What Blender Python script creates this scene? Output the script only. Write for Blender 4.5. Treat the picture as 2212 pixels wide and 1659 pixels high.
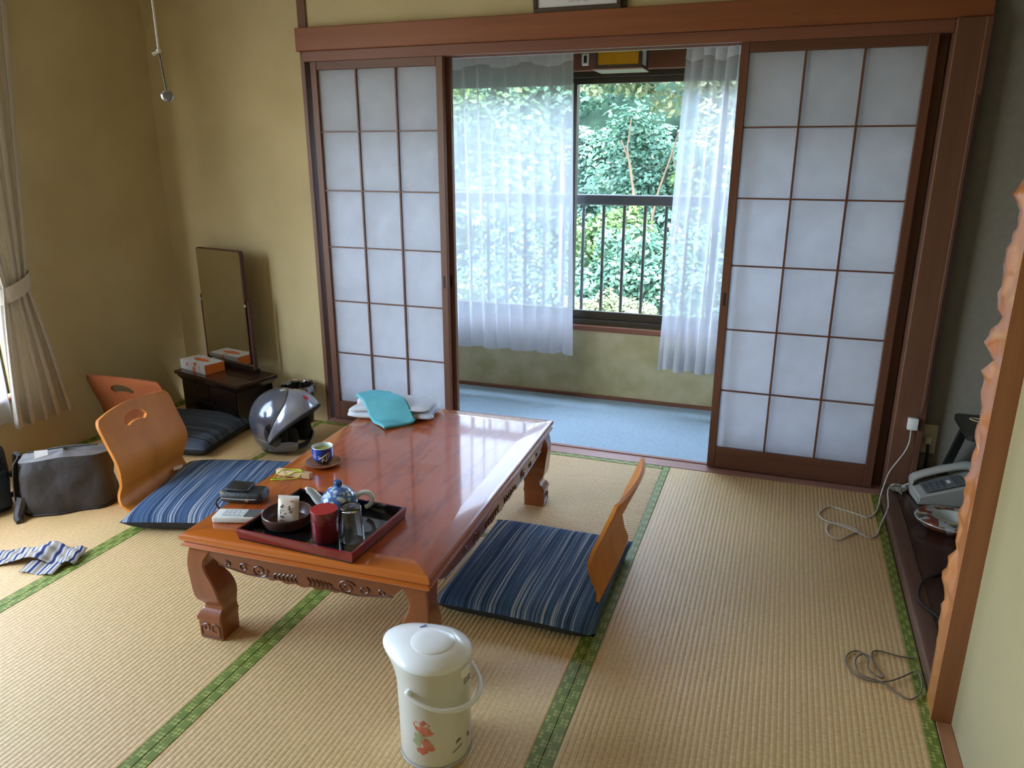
import bpy, bmesh, math, random
from mathutils import Vector, Matrix, noise as mnoise
random.seed(7)
PI = math.pi
for o in list(bpy.data.objects): bpy.data.objects.remove(o)
scene = bpy.context.scene
C = scene.collection

# ------------------------------------------------------------------ camera, sky, sun, exposure
cam = bpy.data.cameras.new('camera'); camo = bpy.data.objects.new('camera', cam); C.objects.link(camo)
cam.sensor_width = 36.0; cam.lens = 36.0 * 1624.39 / 2212; cam.clip_start = 0.02; cam.clip_end = 200
camo.location = (1.8446, -3.1851, 1.3290)
camo.rotation_euler = (PI/2 - 0.29874, 0, 0.34387)
scene.camera = camo

world = bpy.data.worlds.new('sky'); scene.world = world; world.use_nodes = True
wn = world.node_tree.nodes; wl = world.node_tree.links; wn.clear()
sky = wn.new('ShaderNodeTexSky'); sky.sky_type = 'NISHITA'; sky.sun_disc = False
sky.sun_elevation = math.radians(52); sky.sun_rotation = math.radians(170); sky.air_density = 1.0; sky.dust_density = 2.0
bg = wn.new('ShaderNodeBackground'); bg.inputs['Strength'].default_value = 1.3
wo = wn.new('ShaderNodeOutputWorld'); wmx = wn.new('ShaderNodeMix'); wmx.data_type = 'RGBA'; wmx.inputs[0].default_value = 0.6
wl.new(sky.outputs[0], wmx.inputs[6]); wmx.inputs[7].default_value = (0.95, 0.97, 1.0, 1)     # thin bright cloud veil
wl.new(wmx.outputs[2], bg.inputs[0]); wl.new(bg.outputs[0], wo.inputs[0])

sun = bpy.data.lights.new('sun', 'SUN'); suno = bpy.data.objects.new('sun', sun); C.objects.link(suno)
sun.energy = 2.6; sun.angle = 0.01; sun.color = (1.0, 0.95, 0.86)
suno.rotation_euler = Vector((-0.12, 0.52, -0.84)).to_track_quat('-Z', 'Y').to_euler()
suno.location = (0, -6, 8)

def portal(name, loc, rot, sx, sy):
    l = bpy.data.lights.new(name, 'AREA'); l.shape = 'RECTANGLE'; l.size = sx; l.size_y = sy
    l.cycles.is_portal = True
    o = bpy.data.objects.new(name, l); C.objects.link(o); o.location = loc; o.rotation_euler = rot
    return o
portal('window_portal', (0.67, 0.93, 1.07), (-PI/2, 0, 0), 3.3, 1.32)      # opening of the sun-room window
portal('window_portal', (-1.35, -2.10, 1.10), (0, -PI/2, 0), 1.60, 2.3)   # opening of the left-hand window

vs = scene.view_settings
vs.view_transform = 'Standard'; vs.look = 'None'; vs.gamma = 1.0; vs.use_curve_mapping = False
vs.exposure = 2.9

# ------------------------------------------------------------------ materials
def nt(name):
    m = bpy.data.materials.new(name); m.use_nodes = True
    n = m.node_tree.nodes; l = m.node_tree.links
    return m, n, l, n['Principled BSDF'], n['Material Output']
def coords(n, l, scale=(1,1,1), rot=(0,0,0), kind='Object'):
    t = n.new('ShaderNodeTexCoord'); mp = n.new('ShaderNodeMapping')
    mp.inputs['Scale'].default_value = scale; mp.inputs['Rotation'].default_value = rot
    l.new(t.outputs[kind], mp.inputs[0]); return mp.outputs[0]
def ramp(n, l, fac, stops, interp='LINEAR'):
    r = n.new('ShaderNodeValToRGB'); e = r.color_ramp.elements; r.color_ramp.interpolation = interp
    while len(e) < len(stops): e.new(0.5)
    for i, (p, c) in enumerate(stops):
        e[i].position = p; e[i].color = (*c, 1)
    l.new(fac, r.inputs[0]); return r.outputs[0]
def noise(n, l, vec, scale=5, detail=3, rough=0.5):
    t = n.new('ShaderNodeTexNoise'); t.inputs['Scale'].default_value = scale
    t.inputs['Detail'].default_value = detail; t.inputs['Roughness'].default_value = rough
    l.new(vec, t.inputs['Vector']); return t.outputs['Fac']
def bump(n, l, fac, strength, dist=0.01):
    b = n.new('ShaderNodeBump'); b.inputs['Strength'].default_value = strength; b.inputs['Distance'].default_value = dist
    l.new(fac, b.inputs['Height']); return b.outputs[0]
def sc(c, k): return tuple(min(1, x*k) for x in c)
def M(name, col, rough=0.5, var=0.12, scale=8, stretch=(1,1,1), bmp=0.0, bscale=None, coat=0, metal=0, col2=None, spec=0.5, detail=3):
    m, n, l, b, o = nt(name)
    f = noise(n, l, coords(n, l, stretch), scale, detail)
    a, c = (sc(col, 1-var), sc(col, 1+var)) if col2 is None else (col, col2)
    l.new(ramp(n, l, f, [(0.3, a), (0.7, c)]), b.inputs['Base Color'])
    b.inputs['Roughness'].default_value = rough; b.inputs['Metallic'].default_value = metal
    b.inputs['Coat Weight'].default_value = coat; b.inputs['Coat Roughness'].default_value = 0.06
    b.inputs['Specular IOR Level'].default_value = spec
    if bmp:
        f2 = noise(n, l, coords(n, l, stretch), bscale or scale*6, 4)
        l.new(bump(n, l, f2, bmp), b.inputs['Normal'])
    return m
def wood(name, dark, light, axis='x', rough=0.4, coat=0.0, fine=22, spec=0.5):
    m, n, l, b, o = nt(name)
    s = {'x': (1.2, fine, fine), 'y': (fine, 1.2, fine), 'z': (fine, fine, 1.2)}[axis]
    v = coords(n, l, s)
    f = noise(n, l, v, 1.0, 5, 0.6)
    l.new(ramp(n, l, f, [(0.32, dark), (0.68, light)]), b.inputs['Base Color'])
    b.inputs['Roughness'].default_value = rough; b.inputs['Coat Weight'].default_value = coat
    b.inputs['Coat Roughness'].default_value = 0.05; b.inputs['Specular IOR Level'].default_value = spec
    l.new(bump(n, l, f, 0.08, 0.002), b.inputs['Normal'])
    return m

mt = {}
# plaster, timber
mt['plaster'] = M('wall_plaster', (0.48,0.395,0.215), 0.9, 0.0, 2.4, col2=(0.57,0.475,0.275), bmp=0.15, bscale=160, spec=0.2)
mt['plaster_up'] = M('wall_plaster_upper', (0.53,0.45,0.25), 0.9, 0.06, 2.5, bmp=0.12, bscale=160, spec=0.2)
mt['plaster_sun'] = M('wall_plaster_mottled', (0.40,0.345,0.17), 0.9, 0.0, 7, col2=(0.56,0.48,0.30), bmp=0.15, bscale=150, spec=0.2)
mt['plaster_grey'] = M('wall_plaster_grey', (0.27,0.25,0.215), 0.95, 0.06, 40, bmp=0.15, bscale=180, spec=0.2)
mt['plaster_cream'] = M('wall_plaster_cream', (0.40,0.335,0.185), 0.9, 0.04, 3, bmp=0.1, bscale=160, spec=0.2)
mt['ceiling'] = M('ceiling_board', (0.62,0.50,0.34), 0.7, 0.1, 3, stretch=(20,1,1))
mt['frame'] = wood('shoji_timber', (0.115,0.042,0.023), (0.165,0.065,0.034), 'z', 0.45)
mt['framex'] = wood('shoji_timber_rail', (0.115,0.042,0.023), (0.165,0.065,0.034), 'x', 0.45)
mt['nageshi'] = wood('beam_timber', (0.20,0.064,0.022), (0.27,0.088,0.030), 'x', 0.42)
mt['kamoi'] = wood('lintel_timber', (0.17,0.062,0.034), (0.23,0.085,0.046), 'x', 0.45)
mt['post'] = wood('post_timber', (0.13,0.055,0.030), (0.18,0.078,0.042), 'z', 0.5)
mt['sill'] = wood('threshold_timber', (0.30,0.15,0.115), (0.40,0.21,0.165), 'x', 0.4)
mt['gamachi'] = wood('alcove_edge_timber', (0.11,0.055,0.036), (0.17,0.085,0.055), 'y', 0.35)
mt['tokofloor'] = wood('alcove_floor_board', (0.050,0.022,0.016), (0.085,0.036,0.024), 'y', 0.22, fine=14)
mt['strip'] = wood('edge_strip_timber', (0.32,0.145,0.065), (0.42,0.19,0.09), 'y', 0.5)
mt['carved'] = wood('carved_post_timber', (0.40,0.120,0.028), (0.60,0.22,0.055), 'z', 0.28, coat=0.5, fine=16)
mt['carved_face_shade'] = wood('carved_post_planed_shade', (0.22,0.078,0.028), (0.33,0.12,0.042), 'z', 0.35, coat=0.3, fine=26)  # darker copy of the post wood; shade of the near face in its colour
mt['sash'] = M('bronze_sash', (0.055,0.045,0.032), 0.35, 0.1, 5, metal=0.4)
mt['sashlt'] = M('bronze_sash_edge', (0.45,0.38,0.16), 0.3, 0.1, 5, metal=0.6)
mt['railing'] = M('painted_railing', (0.052,0.058,0.075), 0.35, 0.1, 4)
mt['dark'] = M('black_recess', (0.012,0.010,0.009), 0.6, 0.1, 5)
# carpet
mt['carpet'] = M('blue_grey_carpet', (0.38,0.51,0.60), 0.95, 0.0, 120, col2=(0.47,0.61,0.72), bmp=0.5, bscale=500, spec=0.1)
# tatami
def tatami(name, axis):
    m, n, l, b, o = nt(name)
    s = (68, 150, 1) if axis == 'y' else (150, 68, 1)
    s2 = (1.5, 3.5, 1) if axis == 'y' else (3.5, 1.5, 1)
    f1 = noise(n, l, coords(n, l, s), 1.0, 2)
    f2 = noise(n, l, coords(n, l, s2), 1.6, 4)
    c1 = ramp(n, l, f1, [(0.25, (0.56,0.375,0.165)), (0.75, (0.73,0.52,0.265))])
    c2 = ramp(n, l, f2, [(0.3, (0.95,0.96,0.88)), (0.75, (1.0,0.96,0.98))])
    mx = n.new('ShaderNodeMix'); mx.data_type = 'RGBA'; mx.blend_type = 'MULTIPLY'; mx.inputs[0].default_value = 1
    l.new(c1, mx.inputs[6]); l.new(c2, mx.inputs[7]); l.new(mx.outputs[2], b.inputs['Base Color'])
    b.inputs['Roughness'].default_value = 0.48; b.inputs['Specular IOR Level'].default_value = 0.45
    l.new(bump(n, l, f1, 0.25, 0.002), b.inputs['Normal'])
    return m
mt['tatami_y'] = tatami('tatami_rush', 'y'); mt['tatami_x'] = tatami('tatami_rush_cross', 'x')
def border():
    m, n, l, b, o = nt('green_brocade_border')
    v1 = coords(n, l, (1,1,1), (0,0,PI/4)); v2 = coords(n, l)
    k1 = n.new('ShaderNodeTexChecker'); k1.inputs['Scale'].default_value = 120; l.new(v1, k1.inputs[0])
    k2 = n.new('ShaderNodeTexChecker'); k2.inputs['Scale'].default_value = 38; l.new(v2, k2.inputs[0])
    mu = n.new('ShaderNodeMath'); mu.operation = 'MULTIPLY'; l.new(k1.outputs[1], mu.inputs[0]); l.new(k2.outputs[1], mu.inputs[1])
    f = noise(n, l, v2, 60, 3)
    ad = n.new('ShaderNodeMath'); ad.operation = 'MULTIPLY_ADD'; ad.inputs[1].default_value = 0.35; l.new(f, ad.inputs[0]); l.new(mu.outputs[0], ad.inputs[2])
    l.new(ramp(n, l, ad.outputs[0], [(0.0, (0.115,0.160,0.016)), (0.35, (0.170,0.220,0.026)), (1.0, (0.36,0.38,0.09))]), b.inputs['Base Color'])
    b.inputs['Roughness'].default_value = 0.6
    return m
mt['border'] = border()
# paper, cloth, glass
def paper():
    m, n, l, b, o = nt('shoji_paper'); n.remove(b)
    f = noise(n, l, coords(n, l), 14, 4)
    col = ramp(n, l, f, [(0.3, (0.82,0.82,0.835)), (0.7, (0.88,0.88,0.90))])
    d = n.new('ShaderNodeBsdfDiffuse'); t = n.new('ShaderNodeBsdfTranslucent'); mx = n.new('ShaderNodeMixShader')
    mx.inputs[0].default_value = 0.80
    l.new(col, d.inputs[0]); l.new(col, t.inputs[0]); l.new(d.outputs[0], mx.inputs[1]); l.new(t.outputs[0], mx.inputs[2])
    l.new(mx.outputs[0], o.inputs[0]); return m
mt['paper'] = paper()
def sheer(name, col, transp, transl=0.6, weave=400):
    m, n, l, b, o = nt(name); n.remove(b)
    f = noise(n, l, coords(n, l, (1,1,0.25)), weave, 2)
    cc = ramp(n, l, f, [(0.3, sc(col, 0.9)), (0.7, col)])
    d = n.new('ShaderNodeBsdfDiffuse'); t = n.new('ShaderNodeBsdfTranslucent'); mx = n.new('ShaderNodeMixShader')
    tr = n.new('ShaderNodeBsdfTransparent'); m2 = n.new('ShaderNodeMixShader')
    mx.inputs[0].default_value = transl; m2.inputs[0].default_value = transp
    l.new(cc, d.inputs[0]); l.new(cc, t.inputs[0]); l.new(d.outputs[0], mx.inputs[1]); l.new(t.outputs[0], mx.inputs[2])
    l.new(mx.outputs[0], m2.inputs[1]); l.new(tr.outputs[0], m2.inputs[2]); l.new(m2.outputs[0], o.inputs[0])
    return m
mt['sheer'] = sheer('sheer_white_voile', (0.74,0.75,0.80), 0.34, 0.40)
mt['heading'] = sheer('lit_band_curtain_cloth', (0.90,0.91,0.95), 0.05, 0.35)  # heading cloth whitened to stand for the bright lit band at the top
mt['lace'] = sheer('lace_white', (0.80,0.80,0.83), 0.22, 0.45)
mt['drape'] = sheer('cream_drape_cloth', (0.74,0.68,0.58), 0.0, 0.25, 200)
def thin_glass(name, gloss=0.035, tint=(0.97,0.99,0.98)):
    m, n, l, b, o = nt(name); n.remove(b)
    t = n.new('ShaderNodeBsdfTransparent'); g = n.new('ShaderNodeBsdfGlossy'); mx = n.new('ShaderNodeMixShader')
    f = noise(n, l, coords(n, l), 3, 2); l.new(ramp(n, l, f, [(0, sc(tint, 0.985)), (1, tint)]), t.inputs[0])
    g.inputs['Roughness'].default_value = 0.02; mx.inputs[0].default_value = gloss
    l.new(t.outputs[0], mx.inputs[1]); l.new(g.outputs[0], mx.inputs[2]); l.new(mx.outputs[0], o.inputs[0]); return m
mt['glass'] = thin_glass('window_glass')
mt['plastic_clear'] = thin_glass('clear_plastic_film', 0.35, (0.80,0.80,0.78))
def tumbler():
    m, n, l, b, o = nt('drinking_glass')
    f = noise(n, l, coords(n, l), 6, 2); l.new(ramp(n, l, f, [(0,(0.97,0.97,0.97)),(1,(1,1,1))]), b.inputs['Base Color'])
    b.inputs['Transmission Weight'].default_value = 1; b.inputs['Roughness'].default_value = 0.02; b.inputs['IOR'].default_value = 1.45; return m
mt['tumbler'] = tumbler()
# lacquered table
mt['tbl_x'] = wood('lacquered_table_x', (0.42,0.090,0.007), (0.56,0.140,0.012), 'x', 0.25, coat=1.0, fine=9)
mt['tbl_y'] = wood('lacquered_table_y', (0.33,0.070,0.012), (0.44,0.105,0.018), 'y', 0.25, coat=1.0, fine=7)
def tbl_panel():
    m, n, l, b, o = nt('lacquered_table_panel')
    v = coords(n, l, (5.0, 1.1, 1)); f = noise(n, l, v, 1.3, 5, 0.55)
    wv = n.new('ShaderNodeMath'); wv.operation = 'MULTIPLY'; wv.inputs[1].default_value = 42; l.new(f, wv.inputs[0])
    sn = n.new('ShaderNodeMath'); sn.operation = 'SINE'; l.new(wv.outputs[0], sn.inputs[0])
    l.new(ramp(n, l, sn.outputs[0], [(0.0, (0.40,0.075,0.010)), (0.75, (0.37,0.067,0.009)), (1.0, (0.28,0.046,0.008))]), b.inputs['Base Color'])
    b.inputs['Roughness'].default_value = 0.3; b.inputs['Coat Weight'].default_value = 0.8; b.inputs['Coat Roughness'].default_value = 0.06
    return m
mt['tbl_panel'] = tbl_panel()
mt['tbl_leg'] = wood('lacquered_table_leg', (0.21,0.055,0.016), (0.30,0.085,0.025), 'z', 0.28, coat=0.6, fine=12)
mt['tbl_apron'] = wood('lacquered_table_apron', (0.155,0.042,0.016), (0.215,0.06,0.022), 'x', 0.3, coat=0.5, fine=12)
mt['carve'] = M('dark_carving', (0.10,0.030,0.014), 0.35, 0.15, 20, coat=0.4)
# bent-ply chairs and cushions
mt['ply'] = wood('bent_plywood', (0.50,0.165,0.022), (0.62,0.225,0.034), 'z', 0.48, coat=0.0, fine=10, spec=0.3)
mt['ply_red_shaded'] = wood('red_shaded_plywood', (0.25,0.072,0.026), (0.33,0.10,0.036), 'z', 0.45, fine=10, spec=0.3)  # redder plywood, also darkened for the shade on the rear chair
mt['ply_edge'] = M('plywood_edge', (0.60,0.33,0.12), 0.5, 0.15, 60, stretch=(1,1,8))
def stripes(name, stops, sx=170):
    m, n, l, b, o = nt(name)
    v = coords(n, l, (sx, 1.2, 0.0)); f = noise(n, l, v, 1.0, 2, 0.7)
    v2 = coords(n, l, (sx*0.22, 0.4, 0.0)); f2 = noise(n, l, v2, 1.0, 1)
    ad = n.new('ShaderNodeMath'); ad.operation = 'MULTIPLY_ADD'; ad.inputs[1].default_value = 0.35; l.new(f2, ad.inputs[0])
    l.new(f, ad.inputs[2])
    l.new(ramp(n, l, ad.outputs[0], stops), b.inputs['Base Color'])
    b.inputs['Roughness'].default_value = 0.9; b.inputs['Specular IOR Level'].default_value = 0.15
    f3 = noise(n, l, coords(n, l), 420, 2); l.new(bump(n, l, f3, 0.4, 0.001), b.inputs['Normal']); return m
mt['cush_blue'] = stripes('indigo_stripe_cloth', [(0.50,(0.018,0.030,0.058)), (0.62,(0.042,0.078,0.145)), (0.73,(0.075,0.130,0.225)), (0.79,(0.36,0.37,0.38))])
mt['cush_grey'] = stripes('slate_stripe_cloth', [(0.50,(0.028,0.034,0.045)), (0.64,(0.055,0.070,0.095)), (0.76,(0.085,0.105,0.135)), (0.84,(0.19,0.20,0.21))], 150)
mt['cush_side'] = M('black_cushion_side', (0.022,0.023,0.028), 0.9, 0.2, 60)
# small things
mt['white_pl'] = M('white_glossy_plastic', (0.86,0.87,0.87), 0.2, 0.02, 3, spec=0.5)
mt['pot_body'] = M('offwhite_enamel', (0.66,0.65,0.58), 0.28, 0.03, 4, coat=0.2)
mt['print_red'] = M('red_flower_print', (0.62,0.11,0.055), 0.5, 0.0, 45, col2=(0.66,0.26,0.17))
mt['print_green'] = M('green_leaf_print', (0.40,0.44,0.25), 0.5, 0.15, 40)
mt['print_brown'] = M('brown_print', (0.16,0.11,0.07), 0.5, 0.1, 40)
mt['vent'] = M('tan_vent', (0.30,0.25,0.17), 0.5, 0.1, 40)
mt['print_blue'] = M('blue_print', (0.03,0.07,0.30), 0.5, 0.1, 40)
mt['black_lac'] = M('black_lacquer', (0.008,0.008,0.009), 0.12, 0.1, 4, coat=0.6)
mt['red_lac'] = M('red_lacquer', (0.20,0.010,0.014), 0.22, 0.08, 6, coat=0.5)
mt['red_top'] = M('bright_red_lid', (0.42,0.010,0.016), 0.35, 0.05, 6)
mt['maroon'] = M('maroon_canister', (0.17,0.010,0.015), 0.3, 0.1, 6, coat=0.3)
mt['bowlwood'] = wood('turned_bowl_wood', (0.055,0.024,0.018), (0.095,0.040,0.028), 'x', 0.3, coat=0.3)
mt['saucer'] = wood('saucer_wood', (0.19,0.065,0.030), (0.27,0.095,0.045), 'x', 0.3, coat=0.3)
mt['porcelain'] = M('white_porcelain', (0.66,0.72,0.70), 0.15, 0.02, 5, coat=0.3)
def pot_blue():
    m, n, l, b, o = nt('blue_blossom_glaze')
    vo = n.new('ShaderNodeTexVoronoi'); vo.inputs['Scale'].default_value = 66; l.new(coords(n, l), vo.inputs['Vector'])
    l.new(ramp(n, l, vo.outputs['Distance'], [(0.0,(0.60,0.62,0.50)), (0.12,(0.66,0.70,0.70)), (0.36,(0.58,0.66,0.72)), (0.44,(0.13,0.25,0.50)), (0.75,(0.07,0.15,0.38))]), b.inputs['Base Color'])
    b.inputs['Roughness'].default_value = 0.12; b.inputs['Coat Weight'].default_value = 0.4; return m
mt['blossom'] = pot_blue()
mt['cobalt'] = M('cobalt_glaze', (0.012,0.05,0.30), 0.14, 0.15, 12, coat=0.4)
mt['navy'] = M('knob_blue_glaze', (0.03,0.09,0.28), 0.14, 0.15, 12, coat=0.4)
mt['darkglaze'] = M('dark_base_glaze', (0.03,0.022,0.02), 0.2, 0.15, 12, coat=0.3)
mt['tan'] = M('tan_slip_paint', (0.55,0.48,0.36), 0.4, 0.1, 30)
mt['tea'] = M('green_tea', (0.42,0.45,0.09), 0.05, 0.05, 5)
mt['stick'] = wood('pale_stick_wood', (0.52,0.33,0.17), (0.66,0.44,0.25), 'x', 0.5)
mt['lime'] = M('lime_cord', (0.50,0.62,0.015), 0.6, 0.1, 30)
mt['remote'] = M('ivory_plastic', (0.66,0.66,0.60), 0.4, 0.03, 5)
mt['lcd'] = M('grey_lcd', (0.10,0.11,0.11), 0.15, 0.1, 5)
mt['greypad'] = M('pale_grey_keys', (0.45,0.46,0.46), 0.5, 0.05, 5)
mt['case'] = M('black_leather', (0.012,0.012,0.013), 0.42, 0.2, 90, bmp=0.3, bscale=300)
mt['brass'] = M('brass_stud', (0.55,0.42,0.20), 0.3, 0.05, 5, metal=0.9)
mt['packet'] = M('cream_packet_film', (0.72,0.66,0.52), 0.3, 0.0, 18, col2=(0.74,0.60,0.52))
mt['pink'] = M('pink_print', (0.66,0.27,0.26), 0.5, 0.1, 30)
mt['ink'] = M('blue_black_ink', (0.012,0.022,0.09), 0.5, 0.1, 30)
mt['towel_w'] = M('white_terry', (0.66,0.68,0.72), 0.95, 0.05, 40, bmp=0.6, bscale=420, spec=0.1)
mt['towel_t'] = M('turquoise_terry', (0.16,0.52,0.60), 0.95, 0.06, 30, bmp=0.6, bscale=420, spec=0.1)
mt['helmet'] = M('silver_grey_paint', (0.17,0.19,0.24), 0.16, 0.05, 4, metal=0.55, coat=0.8)
mt['helmet_lt'] = M('light_silver_paint', (0.33,0.35,0.42), 0.2, 0.04, 4, metal=0.5, coat=0.8)
mt['visor'] = M('smoke_visor', (0.02,0.021,0.025), 0.08, 0.1, 4, coat=0.6)
mt['blackpad'] = M('black_padding', (0.010,0.010,0.011), 0.85, 0.2, 40)
mt['red'] = M('red_badge', (0.55,0.02,0.02), 0.3, 0.1, 20)
mt['dresser'] = wood('dark_dresser_wood', (0.008,0.004,0.0035), (0.014,0.007,0.005), 'x', 0.25, coat=0.2)
mt['dresser_top'] = wood('dresser_top_wood', (0.032,0.013,0.009), (0.05,0.02,0.013), 'x', 0.25, coat=0.3)
def mirror():
    m, n, l, b, o = nt('mirror_silver')
    f = noise(n, l, coords(n, l), 2, 2); l.new(ramp(n, l, f, [(0,(0.86,0.88,0.84)),(1,(0.88,0.90,0.86))]), b.inputs['Base Color'])
    b.inputs['Metallic'].default_value = 1; b.inputs['Roughness'].default_value = 0.015; return m
mt['mirror'] = mirror()
mt['mirror_frame'] = wood('mirror_frame_wood', (0.06,0.022,0.018), (0.09,0.032,0.024), 'z', 0.4)
def tissue():
    m, n, l, b, o = nt('white_floral_card')
    vo = n.new('ShaderNodeTexVoronoi'); vo.inputs['Scale'].default_value = 28; l.new(coords(n, l), vo.inputs['Vector'])
    f = noise(n, l, coords(n, l), 9, 1)
    mu = n.new('ShaderNodeMath'); mu.operation = 'SUBTRACT'; l.new(f, mu.inputs[0]); l.new(vo.outputs['Distance'], mu.inputs[1])
    l.new(ramp(n, l, mu.outputs[0], [(0.18,(0.64,0.63,0.64)), (0.22,(0.66,0.26,0.12)), (0.34,(0.66,0.20,0.06))]), b.inputs['Base Color'])
    b.inputs['Roughness'].default_value = 0.5; return m
mt['tissue'] = tissue()
mt['tissue_w'] = M('white_card', (0.62,0.62,0.64), 0.5, 0.03, 5)
mt['orange'] = M('orange_card', (0.72,0.17,0.02), 0.5, 0.05, 8)
mt['bag'] = M('brown_grey_nylon', (0.030,0.026,0.0265), 0.6, 0.2, 14, bmp=0.5, bscale=30)
mt['bag_top'] = M('grey_zip_panel', (0.04,0.037,0.034), 0.5, 0.0, 9, col2=(0.20,0.19,0.18))
mt['strap'] = M('black_webbing', (0.018,0.016,0.016), 0.7, 0.2, 60)
mt['navybag'] = M('navy_nylon', (0.012,0.020,0.032), 0.6, 0.2, 12, bmp=0.4, bscale=30)
def stripe_cloth():
    m, n, l, b, o = nt('navy_white_stripe_cotton')
    w = n.new('ShaderNodeTexWave'); w.wave_type = 'BANDS'; w.bands_direction = 'X'; w.inputs['Scale'].default_value = 2.7; w.inputs['Distortion'].default_value = 0.4
    l.new(coords(n, l, kind='UV'), w.inputs['Vector'])
    l.new(ramp(n, l, w.outputs['Fac'], [(0.10,(0.02,0.025,0.12)), (0.22,(0.50,0.52,0.56)), (0.6,(0.46,0.44,0.40)), (0.85,(0.30,0.25,0.19))]), b.inputs['Base Color'])
    b.inputs['Roughness'].default_value = 0.9; return m
mt['stripe_cloth'] = stripe_cloth()
mt['phone'] = M('cream_phone_plastic', (0.50,0.50,0.45), 0.35, 0.03, 5)
mt['phone_pad'] = M('grey_phone_panel', (0.17,0.18,0.19), 0.4, 0.05, 5)
mt['phone_key'] = M('phone_key', (0.09,0.10,0.115), 0.45, 0.1, 5)
mt['cord_w'] = M('white_cord', (0.62,0.60,0.54), 0.5, 0.05, 20)
mt['cord_b'] = M('brown_cord', (0.16,0.13,0.10), 0.5, 0.1, 20)
mt['cord_k'] = M('black_cord', (0.01,0.01,0.01), 0.5, 0.1, 20)
mt['ivory'] = M('ivory_wall_plate', (0.66,0.61,0.42), 0.4, 0.04, 8)
def imari():
    m, n, l, b, o = nt('painted_porcelain')
    vo = n.new('ShaderNodeTexVoronoi'); vo.inputs['Scale'].default_value = 42; l.new(coords(n, l), vo.inputs['Vector'])
    sp = n.new('ShaderNodeSeparateColor'); l.new(vo.outputs['Color'], sp.inputs[0])
    l.new(ramp(n, l, sp.outputs[0], [(0.0,(0.48,0.50,0.50)), (0.22,(0.24,0.07,0.035)), (0.50,(0.42,0.43,0.42)), (0.62,(0.09,0.11,0.10)), (0.76,(0.55,0.42,0.12)), (0.82,(0.28,0.10,0.05))], 'CONSTANT'), b.inputs['Base Color'])
    b.inputs['Roughness'].default_value = 0.12; b.inputs['Coat Weight'].default_value = 0.4; return m
mt['imari'] = imari()
mt['blackwood'] = M('black_lacquer_stand', (0.012,0.013,0.012), 0.35, 0.1, 5)
mt['gold'] = M('gold_line', (0.62,0.52,0.26), 0.4, 0.05, 20)
mt['cream_tip'] = M('pale_cord', (0.70,0.70,0.68), 0.5, 0.03, 20)
mt['chain'] = M('dark_chain', (0.10,0.10,0.13), 0.35, 0.2, 60, metal=0.5)
mt['ball'] = M('pearl_ball', (0.20,0.22,0.28), 0.12, 0.1, 20, coat=0.8, metal=0.5)
mt['amber'] = sheer('amber_paper', (0.72,0.40,0.03), 0.0, 0.4, 30)
mt['lamp_white'] = sheer('white_lamp_paper', (0.75,0.72,0.66), 0.0, 0.4, 30)
mt['frame_dark'] = wood('picture_frame_wood', (0.035,0.020,0.012), (0.06,0.034,0.018), 'x', 0.4)
mt['mat_white'] = M('white_mount', (0.66,0.67,0.68), 0.6, 0.02, 5)
mt['ochre'] = M('ochre_print', (0.40,0.22,0.12), 0.6, 0.1, 12)
mt['bark'] = M('pale_bark', (0.10,0.07,0.045), 0.85, 0.25, 12, stretch=(1,1,0.2))
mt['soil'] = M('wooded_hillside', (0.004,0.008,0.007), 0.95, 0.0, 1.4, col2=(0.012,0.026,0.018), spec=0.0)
def leafmat(name, a, c):
    m, n, l, b, o = nt(name)
    f = noise(n, l, coords(n, l), 2.2, 4)
    col = ramp(n, l, f, [(0.3, a), (0.7, c)])
    l.new(col, b.inputs['Base Color']); b.inputs['Roughness'].default_value = 0.42
    t = n.new('ShaderNodeBsdfTranslucent'); l.new(col, t.inputs[0]); mx = n.new('ShaderNodeMixShader'); mx.inputs[0].default_value = 0.3
    l.new(b.outputs[0], mx.inputs[1]); l.new(t.outputs[0], mx.inputs[2]); l.new(mx.outputs[0], o.inputs[0]); return m
mt['leaf_a'] = leafmat('bright_green_leaves', (0.030,0.088,0.026), (0.080,0.140,0.036))
mt['leaf_b'] = leafmat('blue_green_leaves', (0.026,0.088,0.060), (0.062,0.155,0.105))
mt['leaf_c'] = leafmat('pale_sun_tinted_leaves', (0.085,0.135,0.055), (0.19,0.22,0.13))  # paler leaf copy, white sun highlights put into the colour

# ------------------------------------------------------------------ mesh helpers
def new(): return bmesh.new()
def box(bm, x0, x1, y0, y1, z0, z1, bev=0.0, seg=1, mtx=None):
    vs_ = [bm.verts.new(p) for p in ((x0,y0,z0),(x1,y0,z0),(x1,y1,z0),(x0,y1,z0),(x0,y0,z1),(x1,y0,z1),(x1,y1,z1),(x0,y1,z1))]
    fs = [bm.faces.new([vs_[i] for i in f]) for f in ((3,2,1,0),(4,5,6,7),(0,1,5,4),(1,2,6,5),(2,3,7,6),(3,0,4,7))]
    if mtx is not None: bmesh.ops.transform(bm, matrix=mtx, verts=vs_)
    if bev > 0:
        ed = list({e for f in fs for e in f.edges})
        bmesh.ops.bevel(bm, geom=ed, offset=bev, segments=seg, affect='EDGES', profile=0.5)
    return bm
def B(x0, x1, y0, y1, z0, z1, bev=0.0, seg=1): return box(new(), x0, x1, y0, y1, z0, z1, bev, seg)
def loft(bm, rings, cap0=True, cap1=True, closed=True):
    vr = [[bm.verts.new(p) for p in r] for r in rings]; k = len(vr[0])
    for a, b in zip(vr[:-1], vr[1:]):
        for i in range(k if closed else k-1):
            j = (i+1) % k
            bm.faces.new((a[i], a[j], b[j], b[i]))
    if cap0 and closed: bm.faces.new(list(reversed(vr[0])))
    if cap1 and closed: bm.faces.new(vr[-1])
    return bm
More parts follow.
